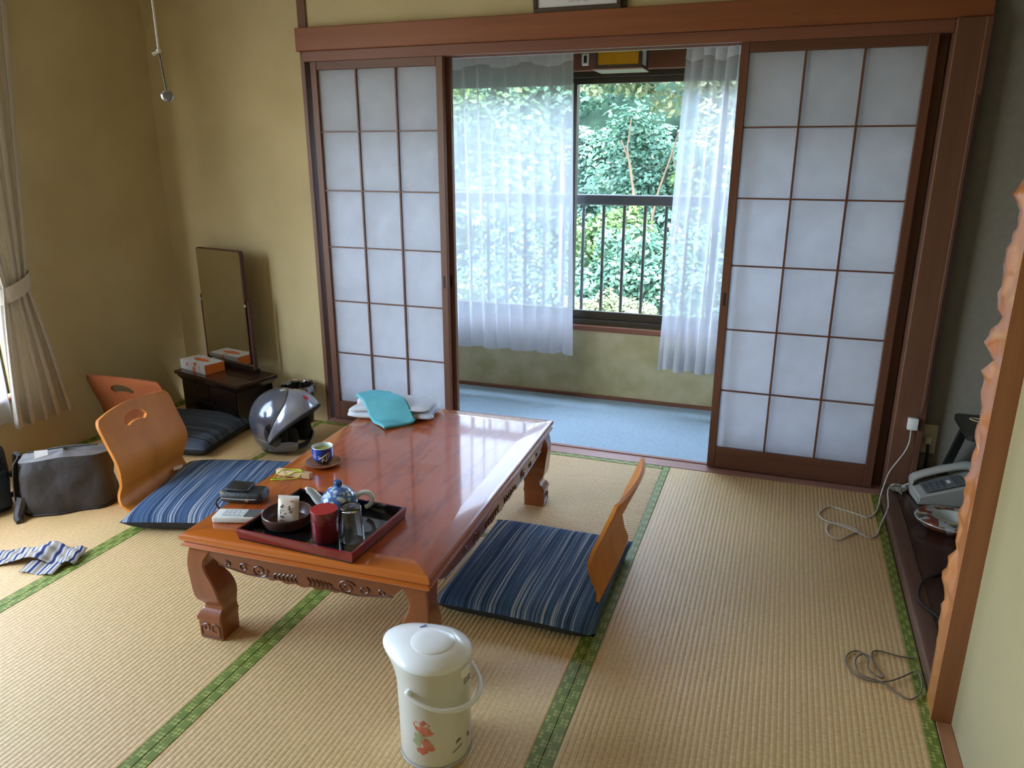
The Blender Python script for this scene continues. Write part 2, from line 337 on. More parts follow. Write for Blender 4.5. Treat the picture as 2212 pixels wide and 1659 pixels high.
def lathe(prof, n=32, bm=None, c=(0,0,0), sx=1, sy=1, caps=True):
    bm = bm or new(); rings = []
    for r, z in prof:
        rings.append([(c[0]+sx*max(r,1e-5)*math.cos(2*PI*i/n), c[1]+sy*max(r,1e-5)*math.sin(2*PI*i/n), c[2]+z) for i in range(n)])
    loft(bm, rings, caps, caps); bmesh.ops.remove_doubles(bm, verts=bm.verts[:], dist=2e-5); return bm
def tube(pts, r, n=8, bm=None, closed=False):
    bm = bm or new(); P = [Vector(p) for p in pts]; k = len(P); rings = []
    up = None
    for i in range(k):
        a = P[(i-1) % k] if (closed or i > 0) else P[i]; b = P[(i+1) % k] if (closed or i < k-1) else P[i]
        t = (b-a).normalized()
        if up is None: up = Vector((0,0,1)) if abs(t.z) < 0.9 else Vector((1,0,0))
        s = t.cross(up)
        if s.length < 1e-5: s = t.cross(Vector((0.3,1,0.2)))
        s.normalize(); u = s.cross(t).normalized(); up = u
        rr = r[i] if isinstance(r, (list, tuple)) else r
        rings.append([P[i] + s*rr*math.cos(2*PI*j/n) + u*rr*math.sin(2*PI*j/n) for j in range(n)])
    if closed: rings.append(rings[0])
    loft(bm, rings, not closed, not closed)
    if closed: bmesh.ops.remove_doubles(bm, verts=bm.verts[:], dist=1e-6)
    return bm
def spline(ctrl, n=8):
    P = [Vector(p) for p in ctrl]; out = []
    for i in range(len(P)-1):
        p0 = P[max(i-1,0)]; p1 = P[i]; p2 = P[i+1]; p3 = P[min(i+2,len(P)-1)]
        for k in range(n):
            t = k/n
            out.append(0.5*((2*p1)+(p2-p0)*t+(2*p0-5*p1+4*p2-p3)*t*t+(-p0+3*p1-3*p2+p3)*t**3))
    out.append(P[-1]); return out
def grid(fn, nu, nv, bm=None, wrap=False):
    bm = bm or new(); g = [[bm.verts.new(fn(i/nu, j/nv)) for j in range(nv+1)] for i in range(nu + (0 if wrap else 1))]
    k = len(g)
    uv = bm.loops.layers.uv.verify()
    for i in range(nu):
        for j in range(nv):
            a = (i+1) % k
            f = bm.faces.new((g[i][j], g[a][j], g[a][j+1], g[i][j+1]))
            for lp, (pi, pj) in zip(f.loops, ((i,j),(i+1,j),(i+1,j+1),(i,j+1))): lp[uv].uv = (pi/nu, pj/nv)
    return bm
def prism(pts, z0, z1, bm=None, bev=0):
    """polygon in xy extruded in z"""
    bm = bm or new()
    loft(bm, [[(x,y,z0) for x,y in pts], [(x,y,z1) for x,y in pts]])
    return bm
def xf(bm, loc=(0,0,0), rot=(0,0,0), s=(1,1,1)):
    m = Matrix.Translation(loc) @ Matrix.Rotation(rot[2],4,'Z') @ Matrix.Rotation(rot[1],4,'Y') @ Matrix.Rotation(rot[0],4,'X') @ Matrix.Diagonal((*s,1))
    bmesh.ops.transform(bm, matrix=m, verts=bm.verts[:]); return bm
def obj(name, bm, m, parent=None, smooth=35, mats=None):
    me = bpy.data.meshes.new(name)
    bmesh.ops.recalc_face_normals(bm, faces=bm.faces[:]); bm.to_mesh(me); bm.free()
    for q in ([m] if not mats else mats): me.materials.append(mt[q] if isinstance(q, str) else q)
    o = bpy.data.objects.new(name, me); C.objects.link(o)
    if smooth:
        for p in me.polygons: p.use_smooth = True
        me.set_sharp_from_angle(angle=math.radians(smooth))
    if parent is not None: o.parent = parent
    return o
def tag(o, label, cat=None, group=None, kind=None):
    o['label'] = label
    if cat: o['category'] = cat
    if group: o['group'] = group
    if kind: o['kind'] = kind
    return o
def thing(name, label, cat, loc=(0,0,0), rz=0, group=None):
    o = bpy.data.objects.new(name, None); C.objects.link(o); o.location = loc; o.rotation_euler = (0,0,rz)
    o.empty_display_size = 0.05
    return tag(o, label, cat, group)
def struct(name, bm, m, label=None, parent=None, smooth=30):
    o = obj(name, bm, m, parent, smooth)
    if parent is None: o['kind'] = 'structure'
    if label: o['label'] = label
    return o
def share(name, src, parent, loc=(0,0,0), rot=(0,0,0), scale=(1,1,1)):
    o = bpy.data.objects.new(name, src.data); C.objects.link(o); o.parent = parent
    o.location = loc; o.rotation_euler = rot; o.scale = scale; return o
def solid(o, t, offset=-1):
    md = o.modifiers.new('thickness', 'SOLIDIFY'); md.thickness = t; md.offset = offset; return o
def subd(o, k=1):
    md = o.modifiers.new('smooth', 'SUBSURF'); md.levels = k; md.render_levels = k; return o
def bake(o):
    dg = bpy.context.evaluated_depsgraph_get(); dg.update()
    me = bpy.data.meshes.new_from_object(o.evaluated_get(dg)); o.modifiers.clear(); o.data = me; return o

# ------------------------------------------------------------------ THE ROOM
XL, XR = -1.215, 2.307          # left wall face, tatami edge on the right
YB, YF = -4.0, 0.0              # wall behind the camera, shoji wall
ZC = 2.40
SY = 0.80                       # sun-room window wall
# floor: slab with tatami mats laid on it
floor = struct('floor', B(XL-0.1, 3.05, YB-0.1, -0.06, -0.14, -0.05), 'dark', 'tatami floor of woven rush mats with green brocade borders')
BW = 0.030
def mat_y(x0, x1, y0, y1, left=True, right=True):
    a, b = x0 + (BW if left else 0), x1 - (BW if right else 0)
    nr = round((b-a)/0.0145); prof = []
    for i in range(nr):
        for t, z in ((0.0,-0.0009),(0.12,-0.00035),(0.35,0.0),(0.65,0.0),(0.88,-0.00035)):
            prof.append((a+(b-a)*(i+t)/nr, z))
    prof.append((b, -0.0009))
    bm = new(); loft(bm, [[(x,y,z) for x,z in prof] for y in (y0+0.001, y1-0.001)], closed=False)
    o = obj('tatami_mat', bm, 'tatami_y', floor, 60)
    solid(o, 0.045, -1 if o.data.polygons[0].normal.z > 0 else 1)
    if left: obj('tatami_border', B(x0+0.0008, a, y0+0.001, y1-0.001, -0.049, 0.0008, 0.0008), 'border', o)
    if right: obj('tatami_border', B(b, x1-0.0008, y0+0.001, y1-0.001, -0.049, 0.0008, 0.0008), 'border', o)
def mat_x(x0, x1, y0, y1):
    a, b = y0+BW, y1-BW; nr = round((b-a)/0.0145); prof = []
    for i in range(nr):
        for t, z in ((0.0,-0.0018),(0.15,-0.0006),(0.5,0.0),(0.85,-0.0006)): prof.append((a+(b-a)*(i+t)/nr, z))
    prof.append((b, -0.0018))
    bm = new(); loft(bm, [[(x,y,z) for y,z in prof] for x in (x0+0.001, x1-0.001)], closed=False)
    o = obj('tatami_mat', bm, 'tatami_x', floor, 60)
    solid(o, 0.045, -1 if o.data.polygons[0].normal.z > 0 else 1)
    obj('tatami_border', B(x0+0.001, x1-0.001, y0+0.0008, a, -0.049, 0.0008, 0.0008), 'border', o)
    obj('tatami_border', B(x0+0.001, x1-0.001, b, y1-0.0008, -0.049, 0.0008, 0.0008), 'border', o)
XD, XB, XA = -0.304, 0.573, 1.438
Y0, Y1 = -0.062, -0.925
mat_x(XD, XA, Y1, Y0)
mat_y(XL, XD, -1.83, Y0); mat_y(XL, XD, YB, -1.83)
mat_y(XD, XB, -2.69, Y1); mat_y(XB, XA, -2.69, Y1)
mat_y(XA, XR, -2.15, Y0); mat_y(XA, XR, YB, -2.15)
mat_y(XD, XB, YB, -2.69); mat_y(XB, XA, YB, -2.69)
struct('floor', B(-1.3, 2.5, 0.058, SY+0.02, -0.12, -0.004), 'carpet', 'blue grey carpet of the sun room floor')

# walls
struct('wall_back', B(XL-0.10, -0.32, 0.0, 0.10, -0.1, ZC), 'plaster', 'olive plaster wall beside the paper screens')
struct('wall_back', B(-0.319, 2.95, 0.0, 0.08, 1.862, ZC), 'plaster_up', 'pale plaster wall above the wooden beam')
WY0, WY1, WZ0, WZ1 = -3.20, -0.99, 0.33, 1.87     # left window opening
bm = new()
box(bm, XL-0.10, XL, WY1, -0.0005, -0.1, ZC); box(bm, XL-0.10, XL, YB, WY0, -0.1, ZC)
box(bm, XL-0.10, XL, WY0, WY1, -0.1, WZ0); box(bm, XL-0.10, XL, WY0, WY1, WZ1, ZC)
struct('wall_left', bm, 'plaster', 'olive plaster wall with the curtained window')
struct('wall_front', B(XL-0.10, 3.05, YB-0.1, YB-0.0005, -0.1, ZC), 'plaster_cream', 'plaster wall opposite the paper screens')
struct('wall_right', B(2.343, 2.45, YB, -1.405, -0.05, ZC), 'plaster_cream', 'cream plaster wall next to the carved post')
struct('ceiling', B(XL-0.10, 3.05, YB-0.1, 0.10, ZC+0.0005, ZC+0.08), 'ceiling', 'board ceiling')
# alcove (tokonoma)
TKX = 2.98
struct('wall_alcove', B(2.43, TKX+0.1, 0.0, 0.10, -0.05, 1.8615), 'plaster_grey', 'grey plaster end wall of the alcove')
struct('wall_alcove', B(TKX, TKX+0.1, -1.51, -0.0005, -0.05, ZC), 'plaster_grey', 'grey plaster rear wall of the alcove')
struct('wall_alcove', B(2.4505, TKX, -1.51, -1.41, -0.05, ZC), 'plaster_cream', 'plaster return wall of the alcove')
struct('wall_alcove', B(2.33, 2.41, -1.3095, -0.0005, 1.95, ZC), 'plaster_up', 'plaster drop wall over the alcove')
TZ = 0.043
struct('floor', B(2.3605, TKX, -1.4095, -0.0005, -0.048, TZ), 'tokofloor', 'dark polished board floor of the alcove')
struct('trim_1', B(2.3085, 2.360, -1.309, -0.055, -0.048, TZ+0.003, 0.004, 2), 'gamachi', 'brown wooden edge beam of the alcove floor')
struct('trim_2', B(2.3085, 2.3425, YB, -1.4115, -0.048, 0.002, 0.001), 'strip', 'thin wooden strip along the cream wall')
# carved alcove post
def carved_post():
    nz = 150; rings = []; zt = ZC-0.002
    x0, x1, yn, yf = 2.298, 2.400, -1.410, -1.310
    prof = []
    for k in range(7): prof.append((x0, yn + (yf-0.03-yn)*k/6, 0.0 if k < 1 else 0.12+0.14*k))       # planed room face
    for k in range(1, 9): prof.append((x0 + 0.0035*k, yf-0.03+0.03*math.sin(PI/2*k/8), 1.0))   # carved corner
    for k in range(1, 6): prof.append((x0+0.028+(x1-x0-0.028)*k/5, yf, 1.0))
    prof.append((x1, yn, 0.0))
    for i in range(nz+1):
        z = zt*i/nz; r = []
        fade = min(1, max(0, (z-0.14)/0.2))
        for (x, y, w) in prof:
            n1 = mnoise.noise(Vector((x*16, y*16, z*15.0+3))); n2 = mnoise.noise(Vector((x*30+9, y*30, z*34.0)))
            d = w*fade*(0.020*n1 + 0.017*n2 + 0.010*abs(math.sin(z*32+3*mnoise.noise(Vector((0,0,z*4)))))) + w*0.004
            r.append((x - 0.75*d*(w < 1) - 0.55*d*(w >= 1) + (0.006*w if w < 1 else 0), y + d*1.1 if w >= 1 else y, z-0.001))
        rings.append(r)
    bm = new(); loft(bm, rings)
    o = obj('trim_3', bm, 'carved', None, 50, ['carved', 'carved_face_shade'])
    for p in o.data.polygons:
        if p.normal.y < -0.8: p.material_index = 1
    o['kind'] = 'structure'; o['label'] = 'orange brown carved alcove post with wavy chiselled edge'
carved_post()
# posts, beam, lintel, threshold
struct('trim_4', B(2.322, 2.4295, -0.055, 0.10, -0.10, 1.7645, 0.003), 'post', 'dark brown square corner post beside the alcove')
struct('trim_4', B(2.408, 2.4285, -0.0600, -0.0555, 0.05, 1.7645, 0.002), 'post', 'slim cover strip on the corner post')
struct('trim_5', B(-0.3195, -0.297, -0.012, 0.10, -0.06, 1.7645, 0.002), 'frame', 'slim dark jamb beside the olive wall')
struct('trim_6', B(-0.3195, 2.4298, -0.042, 0.0995, 1.765, 1.8615, 0.003), 'nageshi', 'orange brown horizontal beam over the paper screens')
struct('trim_7', B(-0.3195, -0.276, -0.010, -0.0005, 1.862, ZC, 0.001), 'post', 'dark upright strip above the beam')
bm = new()
for a, b in ((-0.026, -0.006), (0.026, 0.034), (0.066, 0.098)): box(bm, -0.2965, 2.3215, a, b, 1.722, 1.7648, 0.0015)
box(bm, -0.2965, 2.3215, -0.006, 0.066, 1.745, 1.7645)
struct('trim_8', bm, 'kamoi', 'grooved wooden lintel over the paper screens')
bm = new(); box(bm, -0.2965, 2.3215, -0.060, 0.057, -0.048, -0.003, 0.001)
for a, b in ((-0.060,-0.008),(0.026,0.034),(0.062-0.003,0.0575)): 
    if b > a: box(bm, -0.2965, 2.3215, a, b, -0.0035, 0.0015, 0.0008)
struct('trim_9', bm, 'sill', 'grooved pinkish wooden threshold under the paper screens')
struct('baseboard_left', B(XL+0.0005, XL+0.014, YB, -0.0005, -0.048, 0.012, 0.001), 'border', 'thin green edging along the left wall')

# ------------------------------------------------------------------ paper screens (shoji)
PW, PH = 0.664, 1.742            # panel size
def shoji(x0, y, label, handle_x, n):
    d = bpy.data.objects.new('door_%d' % n, None); C.objects.link(d); d.location = (x0, y, 0); d['kind'] = 'structure'; d['label'] = label
    t = 0.027; st = 0.0325; br = 0.098; tr = 0.055
    zb, zt = 0.002, PH
    for a in (0, PW-st): obj('stile', B(a, a+st, 0, t, zb, zt, 0.002), 'frame', d)
    obj('bottom_rail', B(st, PW-st, 0.001, t-0.001, zb, br, 0.002), 'framex', d)
    obj('top_rail', B(st, PW-st, 0.001, t-0.001, zt-tr, zt, 0.002), 'framex', d)
    px0, px1, pz0, pz1 = st, PW-st, br, zt-tr
    cols = [px0+(px1-px0)*k/3 for k in range(4)]
    rows = [pz1-0.266*k for k in range(6)] + [pz0]
    for c in cols[1:3]: obj('upright_bar', B(c-0.004, c+0.004, 0.003, 0.015, pz0, pz1, 0.0008), 'frame', d)
    for r in rows[1:6]: obj('cross_bar', B(px0, px1, 0.0045, 0.0135, r-0.003, r+0.003, 0.0008), 'framex', d)
    for i in range(3):
        for j in range(6): obj('paper_pane', B(cols[i], cols[i+1], 0.0155, 0.0163, rows[j+1], rows[j]), 'paper', d, 0)
    hz = 0.75
    obj('finger_pull', B(handle_x-0.006, handle_x+0.006, -0.0006, 0.003, hz-0.028, hz+0.028, 0.001), 'dark', d)
shoji(-0.276, -0.004, 'paper screen slid to the olive wall side', PW-0.017, 1)
shoji(-0.258, 0.035, 'paper screen behind the one at the olive wall', PW-0.017, 2)
shoji(1.619, -0.004, 'paper screen slid to the alcove side', 0.017, 3)
shoji(1.656, 0.035, 'paper screen behind the one at the alcove', 0.017, 4)

# ------------------------------------------------------------------ sun room beyond the screens
SX0, SX1 = -1.05, 2.36
OX0, OX1, OZ0, OZ1 = -0.98, 2.32, 0.415, 1.72    # window opening
bm = new()
box(bm, SX0-0.1, OX0, SY, SY+0.12, -0.1, 2.2); box(bm, OX1, SX1+0.1, SY, SY+0.12, -0.1, 2.2)
box(bm, OX0, OX1, SY, SY+0.12, -0.1, OZ0); box(bm, OX0, OX1, SY, SY+0.12, OZ1, 2.2)
struct('wall_sunroom', bm, 'plaster_sun', 'mottled plaster wall under the sun room window')
struct('wall_sunroom', B(SX0-0.1, SX0, 0.1005, SY-0.0005, -0.1, 2.2), 'plaster_sun', 'end wall of the sun room behind the olive wall')
struct('wall_sunroom', B(SX1, SX1+0.1, 0.1005, SY-0.0005, -0.1, 2.2), 'plaster_sun', 'end wall of the sun room behind the alcove')
struct('ceiling', B(SX0-0.1, SX1+0.1, 0.1005, SY+0.14, 2.2005, 2.26), 'ceiling', 'low ceiling of the sun room')
struct('baseboard_sunroom', B(SX0+0.001, SX1-0.001, SY-0.014, SY-0.0005, -0.0035, 0.016, 0.002), 'kamoi', 'thin brown skirting under the sun room window')
struct('trim_10', B(OX0-0.02, OX1+0.02, SY-0.020, SY-0.0005, OZ0-0.030, OZ0-0.0005, 0.003), 'kamoi', 'brown sill board under the sun room window')
struct('trim_11', B(SX0+0.001, SX1-0.001, SY-0.022, SY-0.0005, 1.7205, 1.815, 0.003), 'kamoi', 'brown head beam over the sun room window')
w = bpy.data.objects.new('window_1', None); C.objects.link(w); w['kind'] = 'structure'; w['label'] = 'dark bronze sliding window of the sun room'
w.location = (0, SY, 0)
bm = new()
for a in ((OX0, OX1, 0.002, 0.10, OZ0, OZ0+0.030), (OX0, OX1, 0.002, 0.10, OZ1-0.030, OZ1), (OX0, OX0+0.03, 0.002, 0.10, OZ0+0.03, OZ1-0.03), (OX1-0.03, OX1, 0.002, 0.10, OZ0+0.03, OZ1-0.03)):
    box(bm, *a, 0.002)
obj('window_frame', bm, 'sash', w)
def sash(x0, x1, y, name):
    z0, z1 = OZ0+0.030, OZ1-0.030
    bm = new()
    box(bm, x0, x0+0.028, y, y+0.026, z0, z1, 0.002); box(bm, x1-0.028, x1, y, y+0.026, z0, z1, 0.002)
    box(bm, x0+0.028, x1-0.028, y+0.001, y+0.025, z0, z0+0.045, 0.002); box(bm, x0+0.028, x1-0.028, y+0.001, y+0.025, z1-0.028, z1, 0.002)
    s = obj('sash', bm, 'sash', w)
    obj('glass_pane', B(x0+0.028, x1-0.028, y+0.011, y+0.015, z0+0.045, z1-0.028), 'glass', s, 0)
sash(-0.95, -0.08, 0.022, 'd'); sash(-0.11, 0.765, 0.055, 'a'); sash(0.738, 1.52, 0.022, 'b'); sash(1.49, 2.29, 0.055, 'c')
obj('sash_edge_strip', B(0.745, 0.749, 0.0185, 0.0218, OZ0+0.05, OZ1-0.05), 'sashlt', w)

# sheer curtains
def curtain(name, label, mat, x0t, x1t, x0b, x1b, y, z0, z1, folds, amp, group=None, sharp=1.0, seed=0, lean=0.0):
    rnd = random.Random(seed); ph = [rnd.uniform(0, 6.28) for _ in range(6)]
    def fn(u, v):
        z = z1 + (z0-z1)*v
        x = (x0t+(x1t-x0t)*u)*(1-v) + (x0b+(x1b-x0b)*u)*v
        a = amp*(0.35+0.65*min(1, v*1.6+0.35))
        s = math.sin(2*PI*folds*u + 0.8*math.sin(5*u+ph[0]) + 0.25*math.sin(2.2*v+ph[1]))
        s = math.copysign(abs(s)**sharp, s)
        x += abs(x1t-x0t)/folds*0.26*math.sin(2*PI*folds*u + 0.8*math.sin(5*u+ph[0]) + 0.25*math.sin(2.2*v+ph[1]) + 1.2)*(0.7+0.3*math.sin(9*u+ph[2]))
        yy = y + a*s + 0.3*a*math.sin(2*PI*folds*0.37*u+ph[3]+v) + lean*v
        return (x, yy, z + 0.006*math.sin(2*PI*folds*u*0.5+ph[4])*v*v)
    o = obj(name, grid(fn, folds*14, 24), mat, None, 180)
    return tag(o, label, 'curtain', group), fn
cu1, f1 = curtain('sheer_curtain', 'wide white sheer curtain drawn over the sun room window pane', 'sheer', -0.95, 0.765, -0.95, 0.800, SY-0.095, 0.262, 1.857, 22, 0.014, seed=3)
cu2, f2 = curtain('sheer_curtain', 'narrow bunched white sheer curtain at the alcove end of the window', 'sheer', 1.325, 2.25, 1.272, 2.24, SY-0.095, 0.225, 1.857, 17, 0.020, seed=5, sharp=0.8)
def hem(fn, parent, v0, v1, off, name, nu=170, wavy=0.0):
    def g(u, v):
        vv = v0+(v1+wavy*math.sin(u*42)-v0)*v; p = fn(u, vv); return (p[0], p[1]-off, p[2])
    return obj(name, grid(g, nu, 4), 'heading' if 'heading' in name else 'sheer', parent, 180)
for c_, f_ in ((cu1, f1), (cu2, f2)):
    hem(f_, c_, 0.0, 0.066, 0.003, 'gathered_heading', wavy=0.008); hem(f_, c_, 0.93, 0.999, 0.003, 'bottom_hem')
    tagp = None
r = tag(obj('curtain_rail', B(-1.0, 2.32, SY-0.11, SY-0.08, 1.8605, 1.875, 0.002), 'white_pl'), 'white metal rail carrying the sheer curtains', 'curtain rail')
obj('bracket', B(0.9, 0.92, SY-0.0805, SY-0.0003, 1.862, 1.873, 0.001), 'white_pl', r); obj('bracket', B(2.0, 2.02, SY-0.0805, SY-0.0003, 1.862, 1.873, 0.001), 'white_pl', r)
obj('bracket', B(-0.3, -0.28, SY-0.0805, SY-0.0003, 1.862, 1.873, 0.001), 'white_pl', r)

# hanging box lantern of the sun room
L = thing('box_lantern', 'small wooden box lantern with an amber paper front', 'lantern', (1.045, 0.56, 1.70))
lw, ld, lh = 0.104, 0.075, 0.175
bm = new()
for sx in (-1, 1):
    for sy in (-1, 1): box(bm, sx*lw-0.008, sx*lw+0.008, sy*ld-0.008, sy*ld+0.008, 0.0, lh, 0.001)
for z in (0.0, lh-0.014):
    for sy in (-1, 1): box(bm, -lw+0.008, lw-0.008, sy*ld-0.006, sy*ld+0.006, z, z+0.014, 0.001)
    for sx in (-1, 1): box(bm, sx*lw-0.006, sx*lw+0.006, -ld+0.008, ld-0.008, z, z+0.014, 0.001)
obj('frame', bm, 'frame_dark', L)
for sy in (-1, 1): obj('amber_panel', B(-lw+0.008, lw-0.008, sy*ld-0.001, sy*ld+0.001, 0.014, lh-0.014), 'amber', L, 0)
for sx in (-1, 1): obj('white_panel', B(sx*lw-0.001, sx*lw+0.001, -ld+0.008, ld-0.008, 0.014, lh-0.014), 'lamp_white', L, 0)
obj('base_tray', B(-lw-0.012, lw+0.012, -ld-0.012, ld+0.012, -0.008, -0.0005, 0.003), 'sill', L)
obj('hanging_rod', tube([(0,0,lh-0.005),(0,0,0.50)], 0.006), 'frame_dark', L)
bm = new()
for a in (-1, 1): box(bm, -lw+0.006, lw-0.006, a*0.004-0.004, a*0.004+0.004, lh-0.014, lh-0.002)
obj('cross_piece', bm, 'frame_dark', L)
s = tag(obj('wall_switch', B(0.80, 0.835, SY-0.034, SY-0.0225, 1.745, 1.80, 0.003), 'white_pl'), 'small white switch on the beam beside the box lantern', 'switch')
obj('switch_key', B(0.812, 0.826, SY-0.038, SY-0.0342, 1.757, 1.790, 0.001), 'dark', s)

# railing outside the window
R_ = thing('balcony_railing', 'dark painted metal railing outside the sun room window', 'railing', (0, 1.06, 0))
rt = obj('top_rail', B(-1.3, 2.8, -0.022, 0.022, 1.048, 1.104, 0.004), 'railing', R_)
obj('bottom_rail', B(-1.3, 2.8, -0.015, 0.015, 0.30, 0.33, 0.003), 'railing', R_)
b0 = None; k = 0
x = 0.757 - 0.1165*17
while x < 2.78:
    if b0 is None: b0 = obj('baluster', xf(B(-0.008, 0.008, -0.008, 0.008, 0.33, 1.048, 0.002), (0,0,0)), 'railing', R_); b0.location.x = x
    else: share('baluster', b0, R_, (x, 0, 0))
    x += 0.1165
for x in (-1.25, 2.75): obj('wall_bracket', B(x-0.02, x+0.02, -0.142, -0.0215, 1.06, 1.09, 0.003), 'railing', R_)

# ------------------------------------------------------------------ hillside and trees outside
def hill(u, v):
    x = -22+40*u; y = 3.0+16*v
    return (x, y, -6.5 + 12.5*v**1.15 + 0.5*mnoise.noise(Vector((x*0.5, y*0.5, 0))))
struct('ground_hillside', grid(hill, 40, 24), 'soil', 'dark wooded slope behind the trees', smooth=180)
def tree(name, label, cx, cy, cz, rx, ry, rz, mat, nleaf, size, seed, clumps=26, trunks=(), tx=0.0):
    rnd = random.Random(seed)
    t = thing(name, label, 'tree' if 'tree' in name else 'shrub', (cx, cy, cz-rz), 0, 'trees and shrubs on the slope outside')
    bm = new()
    cl = []
    for i in range(clumps):
        v = Vector((rnd.gauss(0,1), rnd.gauss(0,1), rnd.gauss(0,1))).normalized() * (0.45+0.55*rnd.random())
        cl.append((Vector((v.x*rx, v.y*ry, v.z*rz+rz)), rnd.uniform(0.22, 0.42)*min(rx, rz)))
    for i in range(nleaf):
        c, r = cl[rnd.randrange(clumps)]
        d = Vector((rnd.gauss(0,1), rnd.gauss(0,1), rnd.gauss(0,0.75))).normalized()
        p = c + d*r*rnd.uniform(0.75, 1.05)
        nrm = (d*0.6 + Vector((rnd.gauss(0,0.4), rnd.gauss(0,0.4)-0.25, 0.7+rnd.gauss(0,0.3)))).normalized()
        a = nrm.orthogonal().normalized(); q = Matrix.Rotation(rnd.uniform(0, 6.28), 3, nrm); a = q @ a; b = nrm.cross(a)
        s_ = size*rnd.uniform(0.7, 1.3)
        w_ = [bm.verts.new(p+a*s_*0.62), bm.verts.new(p+b*s_*0.34-nrm*s_*0.05), bm.verts.new(p-a*s_*0.5), bm.verts.new(p-b*s_*0.34-nrm*s_*0.05)]
        bm.faces.new(w_)
    lv = obj('foliage', bm, mat, t, 0); lv['kind'] = 'stuff'
    bm = new()
    for (px, py, hgt) in trunks:
        pts = [(px+0.16*math.sin(k*0.7+px*9)*k/4, py+0.05*math.sin(k*1.9+px*5), -0.9+hgt*k/6) for k in range(7)]
        tube(pts, [0.030*(1-0.11*k) for k in range(7)], 7, bm)
    if not trunks:
        zg = -6.5+12.5*((cy-3)/16)**1.15 - (cz-rz) - 0.1
        tube(spline([(tx, 0, min(zg, -0.1)), (tx*0.9, 0.05, zg*0.4), (tx*0.6, 0, rz*0.6), (0, 0.05, rz*1.5)], 5), [0.06-0.0027*k for k in range(16)], 7, bm)
    obj('trunk', bm, 'bark', t)
tree('leafy_tree', 'tall tree with pale sunlit leaves outside the bare window pane', 0.05, 7.6, 2.65, 1.5, 0.9, 0.80, 'leaf_c', 11000, 0.085, 1, 60, tx=1.35)
tree('leafy_tree', 'pale leafy tree behind the bunched sheer curtain', 1.55, 6.2, 2.0, 0.75, 0.6, 1.2, 'leaf_c', 6000, 0.075, 2, 34)
tree('leafy_tree', 'blue green tree in the middle of the slope with bare trunks', -0.35, 9.6, 1.2, 1.0, 0.6, 1.0, 'leaf_b', 7000, 0.085, 3, 40, trunks=((0.15,-1.6,2.5),(0.40,-1.5,2.3),(-0.1,-1.6,2.2),(0.6,-1.5,2.0)))
tree('leafy_tree', 'green tree at the edge of the bunched curtain', 0.95, 7.9, 0.9, 0.62, 0.5, 0.95, 'leaf_a', 7500, 0.07, 4, 44, tx=0.5)
tree('leafy_shrub', 'bright green shrub just above the railing', -0.25, 6.3, 0.30, 0.50, 0.45, 0.45, 'leaf_a', 6000, 0.06, 5, 30)
tree('leafy_shrub', 'blue green shrub seen through the railing bars', 0.45, 5.45, -0.05, 0.95, 0.40, 0.60, 'leaf_b', 9000, 0.06, 6, 44)
tree('leafy_shrub', 'pale green shrub low behind the railing bars', 0.20, 4.65, -0.42, 0.70, 0.35, 0.36, 'leaf_c', 6000, 0.055, 7, 30)
tree('leafy_shrub', 'dark green ground cover shrub under the pale shrub', 0.1, 4.2, -1.12, 1.4, 0.55, 0.40, 'leaf_b', 8000, 0.06, 8, 44)
tree('leafy_tree', 'large green tree behind the wide sheer curtain', -2.8, 6.8, 1.3, 1.5, 1.0, 1.5, 'leaf_a', 9000, 0.10, 9, 44)
tree('leafy_tree', 'blue green tree rising over the wide sheer curtain', -2.0, 10.2, 3.2, 1.9, 0.8, 1.3, 'leaf_b', 7000, 0.12, 10, 40)
tree('leafy_shrub', 'low green shrub behind the wide sheer curtain', -2.3, 5.2, -0.8, 1.3, 0.6, 0.75, 'leaf_a', 8000, 0.08, 11, 40)
tree('leafy_tree', 'dark tree at the top of the slope', 1.9, 10.6, 3.4, 2.0, 0.8, 1.4, 'leaf_b', 7000, 0.12, 12, 40)

rnd = random.Random(77); bm = new()
for i in range(26000):
    x = rnd.uniform(-5.5, 3.2); y = rnd.uniform(7.0, 14.0); z = -6.5+12.5*((y-3)/16)**1.15 + 0.35*mnoise.noise(Vector((x*1.3, y*1.3, 2))) + rnd.uniform(0, 0.35)
    n_ = Vector((rnd.gauss(0,0.5), -0.5+rnd.gauss(0,0.5), 0.8)).normalized(); a = Matrix.Rotation(rnd.uniform(0,6.28), 3, n_) @ n_.orthogonal().normalized(); b = n_.cross(a); s_ = rnd.uniform(0.07, 0.13); p = Vector((x,y,z))
    bm.faces.new([bm.verts.new(p+a*s_*0.6), bm.verts.new(p+b*s_*0.35), bm.verts.new(p-a*s_*0.6), bm.verts.new(p-b*s_*0.35)])
tag(obj('hillside_undergrowth', bm, 'leaf_b', None, 0), 'blue green leafy undergrowth covering the slope behind the trees', 'undergrowth', kind='stuff')

